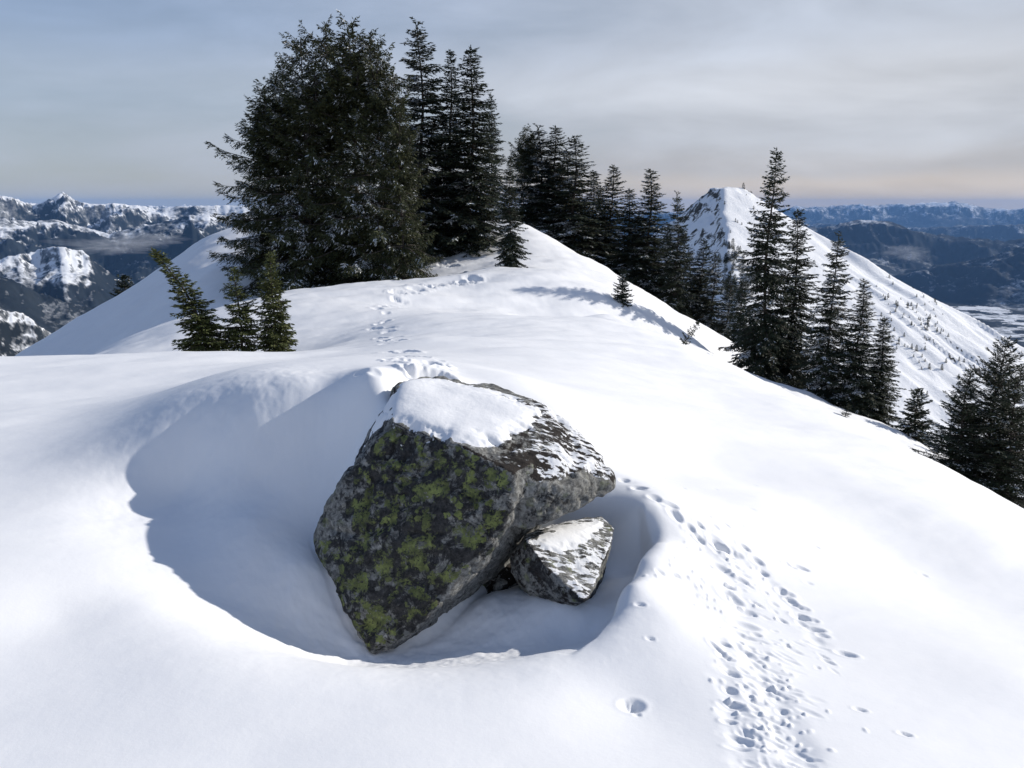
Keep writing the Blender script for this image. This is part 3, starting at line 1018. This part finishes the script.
def build_boulder():
    main = [at(*p) for p in [
        (390, 420, 4.46), (378, 434, 4.45), (362, 454, 4.43), (340, 481, 4.40), (324, 504, 4.38), (312, 538, 4.36), (315, 552, 4.32), (333, 574, 4.16), (350, 602, 4.02),
        (351, 626, 3.95), (367, 655, 3.87), (382, 655, 3.89), (418, 628, 3.94), (456, 592, 4.02), (488, 562, 4.10), (520, 500, 4.08), (514, 472, 4.13), (486, 458, 4.18),
        (458, 443, 4.24), (424, 434, 4.34), (398, 380, 5.05), (440, 376, 5.35), (500, 387, 5.3), (548, 404, 5.05), (500, 590, 5.0), (420, 585, 5.1), (365, 520, 5.15), (450, 612, 4.5),
        (560, 500, 4.8), (545, 450, 4.4)]]
    nose = [at(*p) for p in [
        (500, 472, 4.16), (505, 530, 4.12), (530, 529, 4.18), (560, 517, 4.28), (600, 499, 4.40), (615, 488, 4.48), (613, 472, 4.56), (602, 455, 4.70), (579, 432, 4.92),
        (548, 403, 5.1), (490, 384, 5.3), (525, 450, 4.34), (560, 455, 4.38), (590, 470, 4.42), (545, 485, 4.20), (470, 500, 5.2), (560, 490, 5.1), (600, 480, 4.9)]]
    gap_blocker = [at(*p) for p in [(480, 560, 5.25), (598, 530, 5.35), (480, 625, 5.15), (598, 600, 5.25), (540, 500, 5.2), (490, 560, 4.98), (585, 540, 5.08), (490, 610, 5.0), (585, 590, 5.1), (478, 575, 4.72), (512, 600, 4.74), (470, 610, 4.75), (520, 580, 4.8), (482, 600, 4.46), (508, 596, 4.5), (488, 598, 4.30), (502, 594, 4.34)]]  # added rock bulk that keeps sun out, so the gap under the overhang stays dark
    me = hull_mesh([main, nose, gap_blocker], 0.0125, 14)
    co, no = co_of(me), no_of(me)
    d = fbm(co * 2.6, 4, 0.5, 101) * 0.030 + fbm(co * 9.0, 5, 0.6, 103) * 0.014 - np.clip(fbm(co * 4.2, 3, 0.5, 105, True) - 0.45, 0, 1) * 0.06
    d = d + fbm(co * 34, 3, 0.6, 107) * 0.004
    # a few cracks and chipped ledges
    cr = np.abs(fbm(co * np.array([2.2, 2.2, 3.0]) + 3.1, 4, 0.55, 141))
    d = d - 0.022 * np.exp(-(cr / 0.018) ** 2) * sstep(-0.1, 0.2, fbm(co * 1.7, 2, 0.5, 143))
    st = fbm(co * np.array([1.6, 1.6, 2.6]), 4, 0.6, 145) * 3.0
    d = d + 0.007 * (np.floor(st) + sstep(0.35, 0.65, st - np.floor(st)) - st)
    px, py = to_px(co)
    d = d * (1 - 0.7 * np.exp(-((px - 315) / 14) ** 2))
    # shallow groove between the lichen face and the grey nose
    gl = np.abs(px - (516 + 6 * np.sin((py - 450) / 22.0)))
    d = d - 0.020 * np.exp(-(gl / 7.0) ** 2) * (no[:, 1] < 0) * sstep(455, 475, py) * (1 - sstep(520, 545, py))
    # where the top surface is
    top = sstep(0.45, 0.8, no[:, 2] + 0.12 * fbm(co * 5, 3, 0.5, 109))
    co2 = co + no * d[:, None]
    me.vertices.foreach_set('co', co2.astype(np.float32).ravel())
    me.update()
    front = sstep(0.10, 0.30, -(no @ np.array([0.35, 0.85, 0.0]))) * (1 - sstep(500, 532, px))
    under = sstep(0.1, 0.4, -no[:, 2])
    lich = np.clip(front * (1 - 0.75 * under) * (1 - top) + 0.25 * (px > 520), 0, 1)
    lich[(px < 352) & (py > 470) & (py < 540)] *= 0.35
    set_attr(me, 'lichen', lich)
    # ragged black moss along the top edge of the front and on the right shoulder
    edge = np.exp(-((no[:, 2] - 0.76) / 0.13) ** 2)
    shoulder = sstep(470, 520, px) * sstep(0.25, 0.6, no[:, 2])
    back = sstep(0.1, 0.5, no[:, 1]) * sstep(0.2, 0.5, no[:, 2])
    set_attr(me, 'moss', np.clip(0.75 * edge * (no[:, 1] < 0.3) + 0.42 * shoulder + back, 0, 1))
    dust = np.clip(0.95 * shoulder * sstep(500, 575, px) * (0.6 + 0.6 * vnoise(co * 3, 5)) + 0.3 * top, 0, 1)
    set_attr(me, 'dust', dust)
    o = link('boulder', me, M_ROCK)
    tag(o, 'large grey granite boulder with green lichen, leaning in the snow hollow', 'boulder')
    cap_on(me, o, [(378, 372), (380, 419), (392, 428), (410, 434), (432, 440), (452, 446), (478, 450), (500, 448), (516, 438), (534, 428), (546, 414), (540, 405), (518, 396),
                   (493, 388), (468, 383), (440, 376), (420, 371)], 0.008, 0.034, 0.030, 111, 'windblown snow cap with a ragged edge')
    # the smaller rock
    sml = [at(*p) for p in [
        (527, 541, 4.22), (545, 566, 4.06), (583, 601, 3.92), (509, 556, 4.32), (511, 572, 4.27), (524, 588, 4.16), (559, 599, 4.0),
        (526, 533, 4.42), (556, 523, 4.62), (602, 516, 4.72), (615, 528, 4.62), (612, 543, 4.45), (591, 596, 3.97), (560, 625, 4.3), (600, 590, 4.6), (530, 600, 4.6)]]
    me2 = hull_mesh([sml], 0.009, 4)
    co, no = co_of(me2), no_of(me2)
    d = fbm(co * 5, 4, 0.55, 121) * 0.022 + fbm(co * 16, 4, 0.6, 123) * 0.012
    co2 = co + no * d[:, None]
    me2.vertices.foreach_set('co', co2.astype(np.float32).ravel()); me2.update()
    set_attr(me2, 'lichen', np.full(len(co), 0.5))
    set_attr(me2, 'moss', 0.16 * sstep(0.0, 0.5, -no[:, 1]) + 0.2)
    tp = sstep(0.45, 0.8, no[:, 2])
    set_attr(me2, 'dust', np.clip(tp * 0.62 + 0.2 * sstep(0.2, 0.5, no[:, 0]), 0, 1))
    r2 = link('rock', me2, M_ROCK)
    tag(r2, 'small dark rock with frosted flat top, wedged under the boulder', 'rock')
    cap_on(me2, r2, [(528, 537), (556, 521), (602, 515), (610, 527), (596, 540), (578, 552), (556, 556), (540, 552)], 0.006, 0.018, 0.016, 125)


build_boulder()


# ---------------------------------------------------------------- conifers
class Tubes:
    def __init__(s): s.v, s.f, s.n = [], [], 0

    def add(s, P, rad, sides):
        P = np.asarray(P, float); k = len(P)
        T = np.gradient(P, axis=0)
        T /= np.linalg.norm(T, axis=1)[:, None] + 1e-9
        ref = np.array([0, 0, 1.0]) if abs(T[0, 2]) < 0.9 else np.array([1.0, 0, 0])
        U = np.cross(T, ref); U /= np.linalg.norm(U, axis=1)[:, None] + 1e-9
        Vv = np.cross(T, U)
        a = np.arange(sides) * 2 * math.pi / sides
        ring = P[:, None] + rad[:, None, None] * (np.cos(a)[None, :, None] * U[:, None] + np.sin(a)[None, :, None] * Vv[:, None])
        s.v.append(ring.reshape(-1, 3))
        i = (np.arange(k - 1)[:, None] * sides); j = np.arange(sides)[None]; j2 = (j + 1) % sides
        s.f.append(np.stack([i + j, i + j2, i + sides + j2, i + sides + j], -1).reshape(-1, 4) + s.n)
        s.n += k * sides

    def mesh(s, name): return mesh_from(name, np.concatenate(s.v), np.concatenate(s.f))


def tufts(base, dirs, up, length, width, r):
    """one diamond face per entry"""
    side = np.cross(dirs, up); side /= np.linalg.norm(side, axis=1)[:, None] + 1e-9
    roll = r.uniform(-0.9, 0.9, len(base))[:, None]
    nrm = np.cross(side, dirs)
    side = side * np.cos(roll) + nrm * np.sin(roll)
    mid = base + dirs * (length * 0.45)[:, None]
    a = base; b = mid + side * (width * 0.5)[:, None]; c = base + dirs * length[:, None]; d = mid - side * (width * 0.5)[:, None]
    V = np.stack([a, b, c, d], 1).reshape(-1, 3)
    return V


def conifer(seed, H_, Rad, whorls, per, up_top, up_low, curve, power=0.85, tuft=(0.10, 0.030), step=0.07, twig=0.30, bare=0.04, lean=0.0, bend=0.0,
            frost=0.2, rnd=0.25, fork=0, droop=0.25, gap=0.0, oneside=0.0, ntuft=7, tier=0.0):
    r = np.random.default_rng(seed)
    tb = Tubes()
    hs = np.linspace(0, 1, 14)
    def axis(t):
        t = np.asarray(t, float)
        return np.stack([-(lean * t + bend * t ** 2.2) * H_ + 0.008 * H_ * np.sin(t * 9 + seed), 0.006 * H_ * np.sin(t * 7 + 2 * seed), t * H_], -1)
    r0 = 0.008 * H_ + 0.012
    tb.add(axis(hs), r0 * (1 - hs) ** 0.8 + 0.006, 8)
    tops = [(axis, 0.0, 1.0, 1.0)]
    for k in range(fork):
        a = r.uniform(0, 2 * math.pi); t0 = r.uniform(0.45, 0.7); ht = r.uniform(0.82, 0.99); off = r.uniform(0.07, 0.15) * H_
        def ax2(t, a=a, t0=t0, ht=ht, off=off):
            t = np.asarray(t, float)
            b0 = axis(np.full(t.shape, t0))
            k_ = np.clip((t - t0) / (ht - t0), 0, 1)
            e = sstep(0, 0.6, k_)
            p = b0.copy()
            p[..., 0] += off * math.cos(a) * e; p[..., 1] += off * math.sin(a) * e; p[..., 2] = t * H_
            return p
        tt = np.linspace(t0, ht, 8)
        tb.add(ax2(tt), r0 * 0.5 * (1 - np.linspace(0, 1, 8)) ** 0.8 + 0.006, 6)
        tops.append((ax2, t0, ht, 0.55))
    bp_, bd_, bl_, bw_ = [], [], [], []          # twigs: base, direction, length, frost weight
    for (ax, ta, tz, frac) in tops:
        nw = max(3, int(whorls * (tz - ta)))
        for wi in range(nw):
            t = ta + (tz - ta) * (bare + (1 - bare) * (wi + r.uniform(-0.3, 0.3) + 0.5) / nw)
            if t >= tz: continue
            loc = (t - ta) / (tz - ta)
            if gap and r.random() < gap: continue
            prof = (1 - t / tz) if ta == 0 else (1 - loc) * (1 - ta)
            n = max(3, int(round(per * (0.55 + 0.6 * (1 - loc)))))
            a0 = r.uniform(0, 6.28)
            tf = 1 + tier * r.uniform(-1, 0.7)
            lump = r.uniform(0, 6.28)
            for b in range(n):
                az = a0 + b * 2 * math.pi / n + r.normal(0, 0.25)
                L_b = Rad * frac ** 0.5 * (prof ** power) * (1 + min(r.normal(0, rnd), 0.38)) * (1 - 0.25 * math.exp(-t * 9)) + 0.035 * H_ ** 0.5
                L_b *= tf * (1 + tier * 0.5 * math.cos(2 * az + lump))
                L_b *= 1 + oneside * (-math.cos(az))
                L_b = max(L_b, 0.05 * H_ ** 0.5)
                el = up_low + (up_top - up_low) * t ** 1.3 + r.normal(0, 0.10)
                o = ax(np.array([t]))[0] + np.array([0, 0, r.normal(0, 0.012 * H_)])
                m_ = max(4, int(L_b / step / 1.5))
                s = np.linspace(0, 1, m_)
                hx = np.cos(el) * s * L_b
                hz = (np.sin(el) * s - curve * s ** 2 + 0.6 * curve * s ** 4) * L_b
                wig = 0.05 * L_b * np.sin(s * r.uniform(3, 6) + r.uniform(0, 6))
                ca, sa = math.cos(az), math.sin(az)
                P = np.stack([o[0] + hx * ca - wig * sa, o[1] + hx * sa + wig * ca, o[2] + hz], -1)
                if L_b > 0.25: tb.add(P, (0.006 + 0.010 * L_b) * (1 - s) + 0.003, 3)
                # side twigs
                nt_ = max(3, int(L_b / step))
                st = np.linspace(0.12, 1.0, nt_) + r.normal(0, 0.02, nt_)
                st = np.clip(st, 0.08, 1.0)
                Tn = np.gradient(P, axis=0); Tn /= np.linalg.norm(Tn, axis=1)[:, None] + 1e-9
                for sgn in (-1, 1):
                    base = np.stack([np.interp(st, s, P[:, k]) for k in range(3)], -1)
                    tn = np.stack([np.interp(st, s, Tn[:, k]) for k in range(3)], -1)
                    sd_ = np.stack([-tn[:, 1], tn[:, 0], np.zeros(nt_)], -1)
                    sd_ /= np.linalg.norm(sd_, axis=1)[:, None] + 1e-9
                    ang = r.uniform(0.7, 1.15, nt_)[:, None] * (1 - 0.55 * st[:, None] ** 2)
                    dr = tn * np.cos(ang) + sgn * sd_ * np.sin(ang) + np.array([0, 0, -1.0]) * (droop * r.uniform(0.2, 1.4, nt_))[:, None] + r.normal(0, 0.10, (nt_, 3))
                    dr /= np.linalg.norm(dr, axis=1)[:, None]
                    ln = twig * L_b ** 0.6 * (1.05 - 0.75 * st) * r.uniform(0.6, 1.25, nt_) + tuft[0] * 0.6
                    bp_.append(base); bd_.append(dr); bl_.append(ln)
                    bw_.append(np.full(nt_, 0.5 - 0.5 * ca) * (0.35 + 0.65 * st))
        # leader
        tl = np.linspace(tz - 0.05 * (tz - ta), tz * 1.005, 10)
        b0 = ax(tl)
        bp_.append(b0); dd = r.normal(0, 0.45, (10, 3)); dd[:, 2] = 1.0; dd /= np.linalg.norm(dd, axis=1)[:, None]
        bd_.append(dd); bl_.append(np.full(10, tuft[0] * 1.1)); bw_.append(np.full(10, 0.4))
    bp_, bd_, bl_, bw_ = map(np.concatenate, (bp_, bd_, bl_, bw_))
    # expand twigs into needle tufts
    K = ntuft
    f = (np.arange(K) + 0.5) / K
    n = len(bp_)
    keep_k = np.clip((bl_ / (tuft[0] * 0.45)), 2, K)
    B = (bp_[:, None] + bd_[:, None] * (bl_[:, None, None] * f[None, :, None])).reshape(-1, 3)
    D = np.repeat(bd_, K, 0)
    sel = (np.tile(np.arange(K), n) % K) < np.repeat(keep_k, K)
    sgn = np.where(np.tile(np.arange(K), n) % 2 == 0, 1.0, -1.0)
    sdv = np.cross(D, np.array([0, 0, 1.0])); sdv /= np.linalg.norm(sdv, axis=1)[:, None] + 1e-9
    D2 = D + sdv * (sgn * r.uniform(0.25, 0.8, len(D)))[:, None] + r.normal(0, 0.18, D.shape)
    D2 /= np.linalg.norm(D2, axis=1)[:, None]
    Wt = np.repeat(bw_, K)
    B, D2, Wt = B[sel], D2[sel], Wt[sel]
    ln = tuft[0] * r.uniform(0.7, 1.3, len(B)); wd = tuft[1] * r.uniform(0.7, 1.4, len(B))
    up = np.tile(np.array([0, 0, 1.0]), (len(B), 1))
    V = tufts(B, D2, up, ln, wd, r)
    # rime: tufts on the windward, outer, upper twigs, in patches
    patch = 0.5 + 0.5 * fbm(B * (4.0 / H_ ** 0.5), 3, 0.5, seed + 300)
    patch2 = 0.5 + 0.5 * fbm(B * np.array([2.2, 2.2, 4.5]), 3, 0.5, seed + 500)
    fs = r.random(len(B)) < np.clip(frost * np.clip(Wt * 2.2, 0.05, 1.3) * sstep(0.40, 0.70, patch) * sstep(0.52, 0.66, patch2) * 5.5, 0, 0.85)
    ncr = len(V) // 4
    if fs.sum() > 0:
        Bf = B[fs] + np.array([0, 0, tuft[1] * 0.4])
        Vf = tufts(Bf, D2[fs], up[fs], ln[fs] * 1.02, wd[fs] * 0.95, r)
        V = np.concatenate([V, Vf])
    crown = mesh_from('crown', V, np.arange(len(V)).reshape(-1, 4), False)
    mi = np.zeros(len(V) // 4, np.int32); mi[ncr:] = 1
    return dict(trunk=tb.mesh('trunk'), crown=crown, mi=mi, H=H_)


PROTO = {}


def proto(key, fol, **kw):
    p = conifer(**kw)
    p['fol'] = fol
    p['trunk'].materials.append(M_BARK)
    p['crown'].materials.append(fol); p['crown'].materials.append(M_RIME)
    p['crown'].polygons.foreach_set('material_index', p['mi'])
    PROTO[key] = p


for i in range(3):
    proto(f'hem{i}', M_HEM, seed=11 + i, H_=9.0, Rad=(2.9, 2.8, 2.8)[i], whorls=(25, 26, 24)[i], per=7, up_top=0.9, up_low=0.0, curve=0.5, power=(0.5, 0.44, 0.48)[i], tuft=(0.16, 0.045), step=0.075,
          twig=0.40, frost=(0.75, 0.13, 0.24)[i], rnd=0.28, fork=(3, 3, 4)[i], droop=0.75, oneside=0.12, gap=0.08, tier=0.34)
for i in range(4):
    proto(f'fir{i}', M_FIR, seed=31 + i, H_=7.5, Rad=(1.35, 1.2, 1.4, 1.15)[i], whorls=(58, 64, 50, 62)[i], per=8, up_top=0.5, up_low=-0.35, curve=0.22, power=(0.8, 0.9, 0.75, 0.8)[i],
          tuft=(0.11, 0.040), step=0.07, twig=0.30, frost=(0.20, 0.13, 0.28, 0.15)[i], rnd=0.30, fork=0, droop=0.4, gap=0.05)
for i in range(2):
    proto(f'rimy{i}', M_FIR, seed=51 + i, H_=6.5, Rad=(1.35, 1.1)[i], whorls=46, per=8, up_top=0.5, up_low=-0.3, curve=0.2, power=0.8,
          tuft=(0.12, 0.040), step=0.08, twig=0.30, frost=0.8, rnd=0.3, droop=0.35, gap=0.06)
proto('edge0', M_FIR, seed=61, H_=4.6, Rad=1.35, whorls=36, per=8, up_top=0.75, up_low=0.05, curve=0.14, power=0.75, tuft=(0.09, 0.027), step=0.055, twig=0.30, frost=0.10, rnd=0.28, droop=0.2)
proto('edge1', M_FIR, seed=62, H_=4.6, Rad=1.5, whorls=36, per=8, up_top=0.75, up_low=0.1, curve=0.12, power=0.7, tuft=(0.09, 0.027), step=0.055, twig=0.30, frost=0.10, rnd=0.3, droop=0.2)
proto('sap0', M_SAP, seed=71, H_=2.0, Rad=0.40, whorls=32, per=8, up_top=0.75, up_low=-0.15, curve=0.3, power=1.0, tuft=(0.07, 0.024), step=0.032, twig=0.27, frost=0.04, rnd=0.28, lean=0.10, bend=0.28, droop=0.35)
proto('sap1', M_SAP, seed=72, H_=1.8, Rad=0.40, whorls=26, per=8, up_top=0.6, up_low=-0.1, curve=0.3, power=0.6, tuft=(0.07, 0.024), step=0.032, twig=0.27, frost=0.04, rnd=0.38, droop=0.35, gap=0.1, bend=0.03)
proto('sap2', M_SAP, seed=73, H_=2.0, Rad=0.38, whorls=32, per=8, up_top=0.7, up_low=-0.15, curve=0.3, power=0.75, tuft=(0.07, 0.024), step=0.032, twig=0.27, frost=0.04, rnd=0.30, droop=0.35)
proto('low0', M_FIR, seed=81, H_=1.2, Rad=0.40, whorls=20, per=7, up_top=0.7, up_low=0.0, curve=0.15, power=0.5, tuft=(0.08, 0.03), step=0.05, twig=0.24, frost=0.2, rnd=0.3)
proto('low1', M_FIR, seed=82, H_=1.2, Rad=0.26, whorls=12, per=5, up_top=0.6, up_low=0.2, curve=0.1, power=0.5, tuft=(0.08, 0.03), step=0.05, twig=0.2, frost=0.2, rnd=0.3)


def plant(kind, name, label, group, base, height, wide=1.0, rz=0.0, tilt=0.0, tilt_az=0.0, cat='tree'):
    p = PROTO[kind]
    e = bpy.data.objects.new(name, None)
    e.empty_display_size = 0.3
    COL.objects.link(e)
    s = height / p['H']
    e.location = base
    e.scale = (s * wide, s * wide, s)
    e.rotation_euler = (0, tilt, rz)
    tag(e, label, cat, group)
    for k in ('trunk', 'crown'):
        if True:
            o = bpy.data.objects.new(k, p[k])
            COL.objects.link(o)
            o.parent = e
    return e


def tree_px(kind, px, ytop, Y, name, label, group, wide=1.0, tilt=0.0, rz=None, sink=0.15, cat='tree'):
    t = at(px, ytop, Y)
    z = float(base_z(np.array([t[0]]), np.array([Y]))[0])
    if rz is None: rz = random.uniform(-0.7, 0.7)
    return plant(kind, name, label, group, (t[0], Y, z - sink), t[2] - z + sink, wide, rz, tilt, cat=cat)


G1 = 'hemlocks of the dense clump on the knoll'
G2 = 'firs on the crest right of the clump'
G3 = 'firs in the row down the ridge'
G4 = 'tall firs at the right edge of the slope'
G5 = 'firs at the right edge of the photo'
G6 = 'saplings behind the snow shelf on the left'
TREES = [
    ('hem0', 300, 44, 26.0, 'hemlock', 'broad rime coated hemlock forming the left side of the clump', G1, 0.8, 0.0),
    ('hem2', 264, 92, 26.6, 'hemlock', 'shorter hemlock with long boughs at the left foot of the clump', G1, 0.85, 0.0),
    ('hem1', 282, 66, 27.6, 'hemlock', 'hemlock top showing between the left foot and the many topped one', G1, 0.75, 0.0),
    ('hem1', 325, 27, 27.2, 'hemlock', 'many topped tall hemlock in the middle of the clump', G1, 0.72, 0.0),
    ('hem2', 351, 26, 26.3, 'hemlock', 'tallest hemlock of the clump, dark with snow in its top', G1, 0.75, 0.0),
    ('hem0', 376, 46, 25.6, 'hemlock', 'dark green hemlock on the right side of the clump', G1, 0.72, 0.0),
    ('hem1', 398, 98, 25.0, 'hemlock', 'low dark hemlock at the right foot of the clump beside the trail', G1, 0.66, 0.0),
    ('fir2', 418, 26, 31.0, 'fir_tree', 'tall fir with open rimed crown just right of the hemlock clump', G2, 1.15, 0.0),
    ('fir1', 449, 52, 32.0, 'fir_tree', 'thin dark spire fir, left one of the close pair on the crest', G2, 1.0, 0.0),
    ('fir3', 468, 49, 31.0, 'fir_tree', 'thin dark spire fir, right one of the close pair on the crest', G2, 1.25, 0.0),
    ('rimy1', 492, 95, 35.5, 'fir_tree', 'pale thin rimed fir showing behind the close pair of spires', G2, 0.75, 0.0),
    ('fir0', 510, 158, 25.0, 'fir_tree', 'short dark fir standing alone on open snow before the row', G2, 0.95, 0.0),
    ('hem2', 524, 130, 39.0, 'fir_tree', 'broad bushy topped tree at the top end of the row', G3, 0.8, 0.0),
    ('fir2', 541, 128, 38.5, 'fir_tree', 'broad rimed fir second from the top of the row', G3, 1.6, 0.0),
    ('fir0', 556, 128, 38.0, 'fir_tree', 'tall dense fir third from the top of the row', G3, 1.55, 0.0),
    ('rimy0', 575, 138, 37.0, 'fir_tree', 'grey rimed pointed fir where the row starts to fall', G3, 1.5, 0.0),
    ('fir1', 592, 172, 40.0, 'fir_tree', 'half hidden fir left of the two equal crowns in the row', G3, 1.5, 0.0),
    ('fir0', 612, 167, 38.0, 'fir_tree', 'rounded fir behind the small lone fir on the slope', G3, 1.4, 0.0),
    ('fir3', 629, 190, 35.5, 'fir_tree', 'shorter fir left of the twin topped spire in the row', G3, 1.5, 0.0),
    ('fir1', 650, 171, 35.0, 'fir_tree', 'twin topped dark spire fir in the middle of the row', G3, 1.4, 0.0),
    ('fir2', 680, 195, 33.5, 'fir_tree', 'dark pointed fir in the row before the peak\'s shaded face', G3, 0.95, 0.0),
    ('fir0', 702, 240, 35.0, 'fir_tree', 'dark fir low in the row under the peak\'s shaded face', G3, 1.1, 0.0),
    ('rimy0', 716, 254, 34.0, 'fir_tree', 'grey rimed fir below the snowy spur of the peak', G3, 1.1, 0.0),
    ('rimy1', 729, 272, 33.0, 'fir_tree', 'smaller grey rimed fir at the low end of the row', G3, 1.1, 0.0),
    ('fir1', 745, 265, 31.0, 'fir_tree', 'dark fir half hidden behind the tallest right hand fir', G3, 1.1, 0.0),
    ('fir2', 566, 150, 41.0, 'fir_tree', 'dark fir filling the gap left of the grey rimed pointed fir', G3, 1.5, 0.0),
    ('fir0', 602, 188, 41.5, 'fir_tree', 'low dark fir between the half hidden fir and the rounded fir', G3, 1.5, 0.0),
    ('fir3', 640, 216, 40.0, 'fir_tree', 'low dark fir behind the twin topped spire, on its left', G3, 1.5, 0.0),
    ('fir1', 666, 224, 38.0, 'fir_tree', 'low dark fir between the twin topped spire and the pointed fir', G3, 1.4, 0.0),
    ('fir2', 692, 250, 36.5, 'fir_tree', 'low fir right of the pointed fir, under the shaded face', G3, 1.3, 0.0),
    ('fir0', 775, 152, 24.0, 'fir_tree', 'tallest slender fir of the right hand group, rimed boughs', G4, 0.85, 0.0),
    ('fir3', 802, 211, 24.6, 'fir_tree', 'narrow dark fir just right of the tallest one', G4, 1.1, 0.0),
    ('fir2', 837, 237, 22.6, 'fir_tree', 'open crowned fir with gaps, before the lit peak ridge', G4, 0.95, 0.0),
    ('fir1', 863, 281, 22.0, 'fir_tree', 'dense dark fir low in the right hand group', G4, 1.25, 0.0),
    ('fir3', 884, 318, 22.2, 'fir_tree', 'smaller dark fir filling the right end of the group', G4, 1.3, 0.0),
    ('low0', 919, 391, 20.5, 'fir_tree', 'small fir alone right of the tall right hand group', G4, 0.9, 0.0),
    ('low1', 937, 432, 19.6, 'fir_tree', 'tiny thin fir between the small lone fir and the edge trees', G4, 0.9, 0.0),
    ('edge0', 968, 372, 15.0, 'fir_tree', 'left fir of the edge clump with bare upswept branches', G5, 1.0, 0.0),
    ('edge1', 1001, 341, 15.4, 'fir_tree', 'tallest dark fir of the clump at the right edge', G5, 0.95, 0.0),
    ('edge0', 1022, 368, 14.6, 'fir_tree', 'fir cut off by the right edge of the photo', G5, 1.0, 0.0),
    ('sap0', 205, 252, 13.0, 'fir_sapling', 'sapling with its top bent over to the left', G6, 1.0, 0.0),
    ('sap1', 237, 271, 13.2, 'fir_sapling', 'middle sapling with sparse long branches', G6, 0.85, 0.0),
    ('sap2', 270, 256, 13.4, 'fir_sapling', 'straight pointed sapling nearest the hemlock clump', G6, 0.85, 0.0),
    ('low0', 622, 272, 22.5, 'fir_sapling', 'small lone fir on the open slope, with a thin shadow', 'small firs buried on the open slope', 0.72, 0.05),
    ('low1', 676, 317, 20.5, 'fir_sapling', 'thin sapling leaning right on the open slope', 'small firs buried on the open slope', 0.6, 0.55),
    ('low0', 124, 277, 35.5, 'fir_sapling', 'dark tree tip poking over the shaded left slope', None, 1.0, 0.0),
]
for (k, px, yt, Y, nm, lb, gp, wd, tl) in TREES:
    rz = None if not k.startswith('sap') and k not in ('low1',) else 0.0
    tree_px(k, px, yt, Y, nm, lb, gp, wd * random.uniform(0.92, 1.08), tl + (random.uniform(-0.025, 0.025) if nm == 'fir_tree' else 0), rz, cat='sapling' if 'sapling' in nm else 'tree')
g = ground_at_pixel(845, 417)
plant('low1', 'fir_sapling', 'tuft of a buried sapling tip below the dense dark fir', 'small firs buried on the open slope', g, 0.32, 1.6, 0.4, 0.3, cat='sapling')


# ---------------------------------------------------------------- tiny trees on the peak
def build_peak_trees():
    p = conifer(seed=91, H_=6.0, Rad=1.3, whorls=14, per=5, up_top=0.5, up_low=-0.2, curve=0.1, power=0.7, tuft=(0.55, 0.22), step=0.3, twig=0.4, frost=0.0, ntuft=3)
    me = p['crown']
    me.materials.append(M_FIR)
    n = 0
    r = np.random.default_rng(5)
    spots = []
    for _ in range(40):      # spur and upper lit face
        spots.append((r.normal(733, 7), r.uniform(245, 300), 3.6))
    for _ in range(14):
        spots.append((r.uniform(735, 775), r.uniform(275, 315), 3.5))
    for _ in range(6):
        spots.append((r.normal(746, 3), 190, 5.0))
    for _ in range(10):
        spots.append((r.uniform(715, 760), r.uniform(196, 235), 1.6))
    for _ in range(24):
        t = r.random()
        cx, cy = 880 + 95 * t + r.normal(0, 12), 290 + 70 * t + r.normal(0, 14)
        for k in range(r.integers(2, 9)):
            u = r.normal(0, 0.8)
            spots.append((cx + 8 * u + r.normal(0, 4), cy + 8 * u + r.normal(0, 4), r.uniform(0.8, 1.9)))
    for _ in range(10):
        spots.append((r.uniform(880, 960), r.uniform(330, 400), 2.2))
    for (px, py, h) in spots:
        d = ray(px, py)
        Y = np.linspace(240, 640, 600)
        X, Z = d[0] / d[1] * Y, d[2] / d[1] * Y
        g = peak_z(X, Y)
        hit = np.nonzero(Z < g)[0]
        if len(hit) == 0:
            k = int(np.argmin(np.abs(Y - S_[1])))
        else:
            k = hit[0]
        o = bpy.data.objects.new('peak_fir', me)
        o.location = (X[k], Y[k], g[k] - 0.3)
        s = h / 6.0 * r.uniform(0.7, 1.35)
        o.scale = (s * 1.1, s * 1.1, s)
        o.rotation_euler = (0, 0, r.uniform(0, 6.28))
        COL.objects.link(o)
        tag(o, 'tiny dark fir dotted on the snow of the distant pointed peak', 'tree', 'tiny firs on the distant snow peak')


build_peak_trees()


# ---------------------------------------------------------------- wisps of valley cloud
def build_clouds():
    m = bpy.data.materials.new('valley_cloud')
    m.use_nodes = True
    nt = m.node_tree
    nt.nodes.clear()
    out = nt.nodes.new('ShaderNodeOutputMaterial')
    pv = nt.nodes.new('ShaderNodeVolumePrincipled')
    pv.inputs['Color'].default_value = (0.93, 0.95, 1.0, 1)
    pv.inputs['Density'].default_value = 0.0022
    nt.links.new(pv.outputs[0], out.inputs['Volume'])
    for (px, py, Y, sx, sy, sz, lb, sd_) in (
            (905, 253, 7000, 150, 110, 55, 'small pale cloud tuft over the dark valley on the right', 1),
            (110, 247, 4300, 230, 120, 38, 'flat pale cloud bank in the valley on the left', 2),
            (150, 240, 4900, 170, 110, 32, 'thinner cloud wisp behind the left valley cloud bank', 3)):
        bm = bmesh.new()
        bmesh.ops.create_icosphere(bm, subdivisions=5, radius=1)
        co = np.array([v.co[:] for v in bm.verts])
        d = np.clip(0.95 + 1.5 * fbm(co * np.array([2.4, 2.4, 1.6]), 5, 0.62, 200 + sd_), 0.25, 2)
        for v, k, c in zip(bm.verts, d, co):
            v.co = Vector((c[0] * k * sx, c[1] * k * sy, c[2] * k * sz))
        me = bpy.data.meshes.new('valley_cloud')
        bm.to_mesh(me); bm.free()
        o = link('valley_cloud', me, m)
        o.location = at(px, py, Y)
        tag(o, lb, 'cloud', 'wisps of cloud lying in the valleys', kind='stuff')


build_clouds()
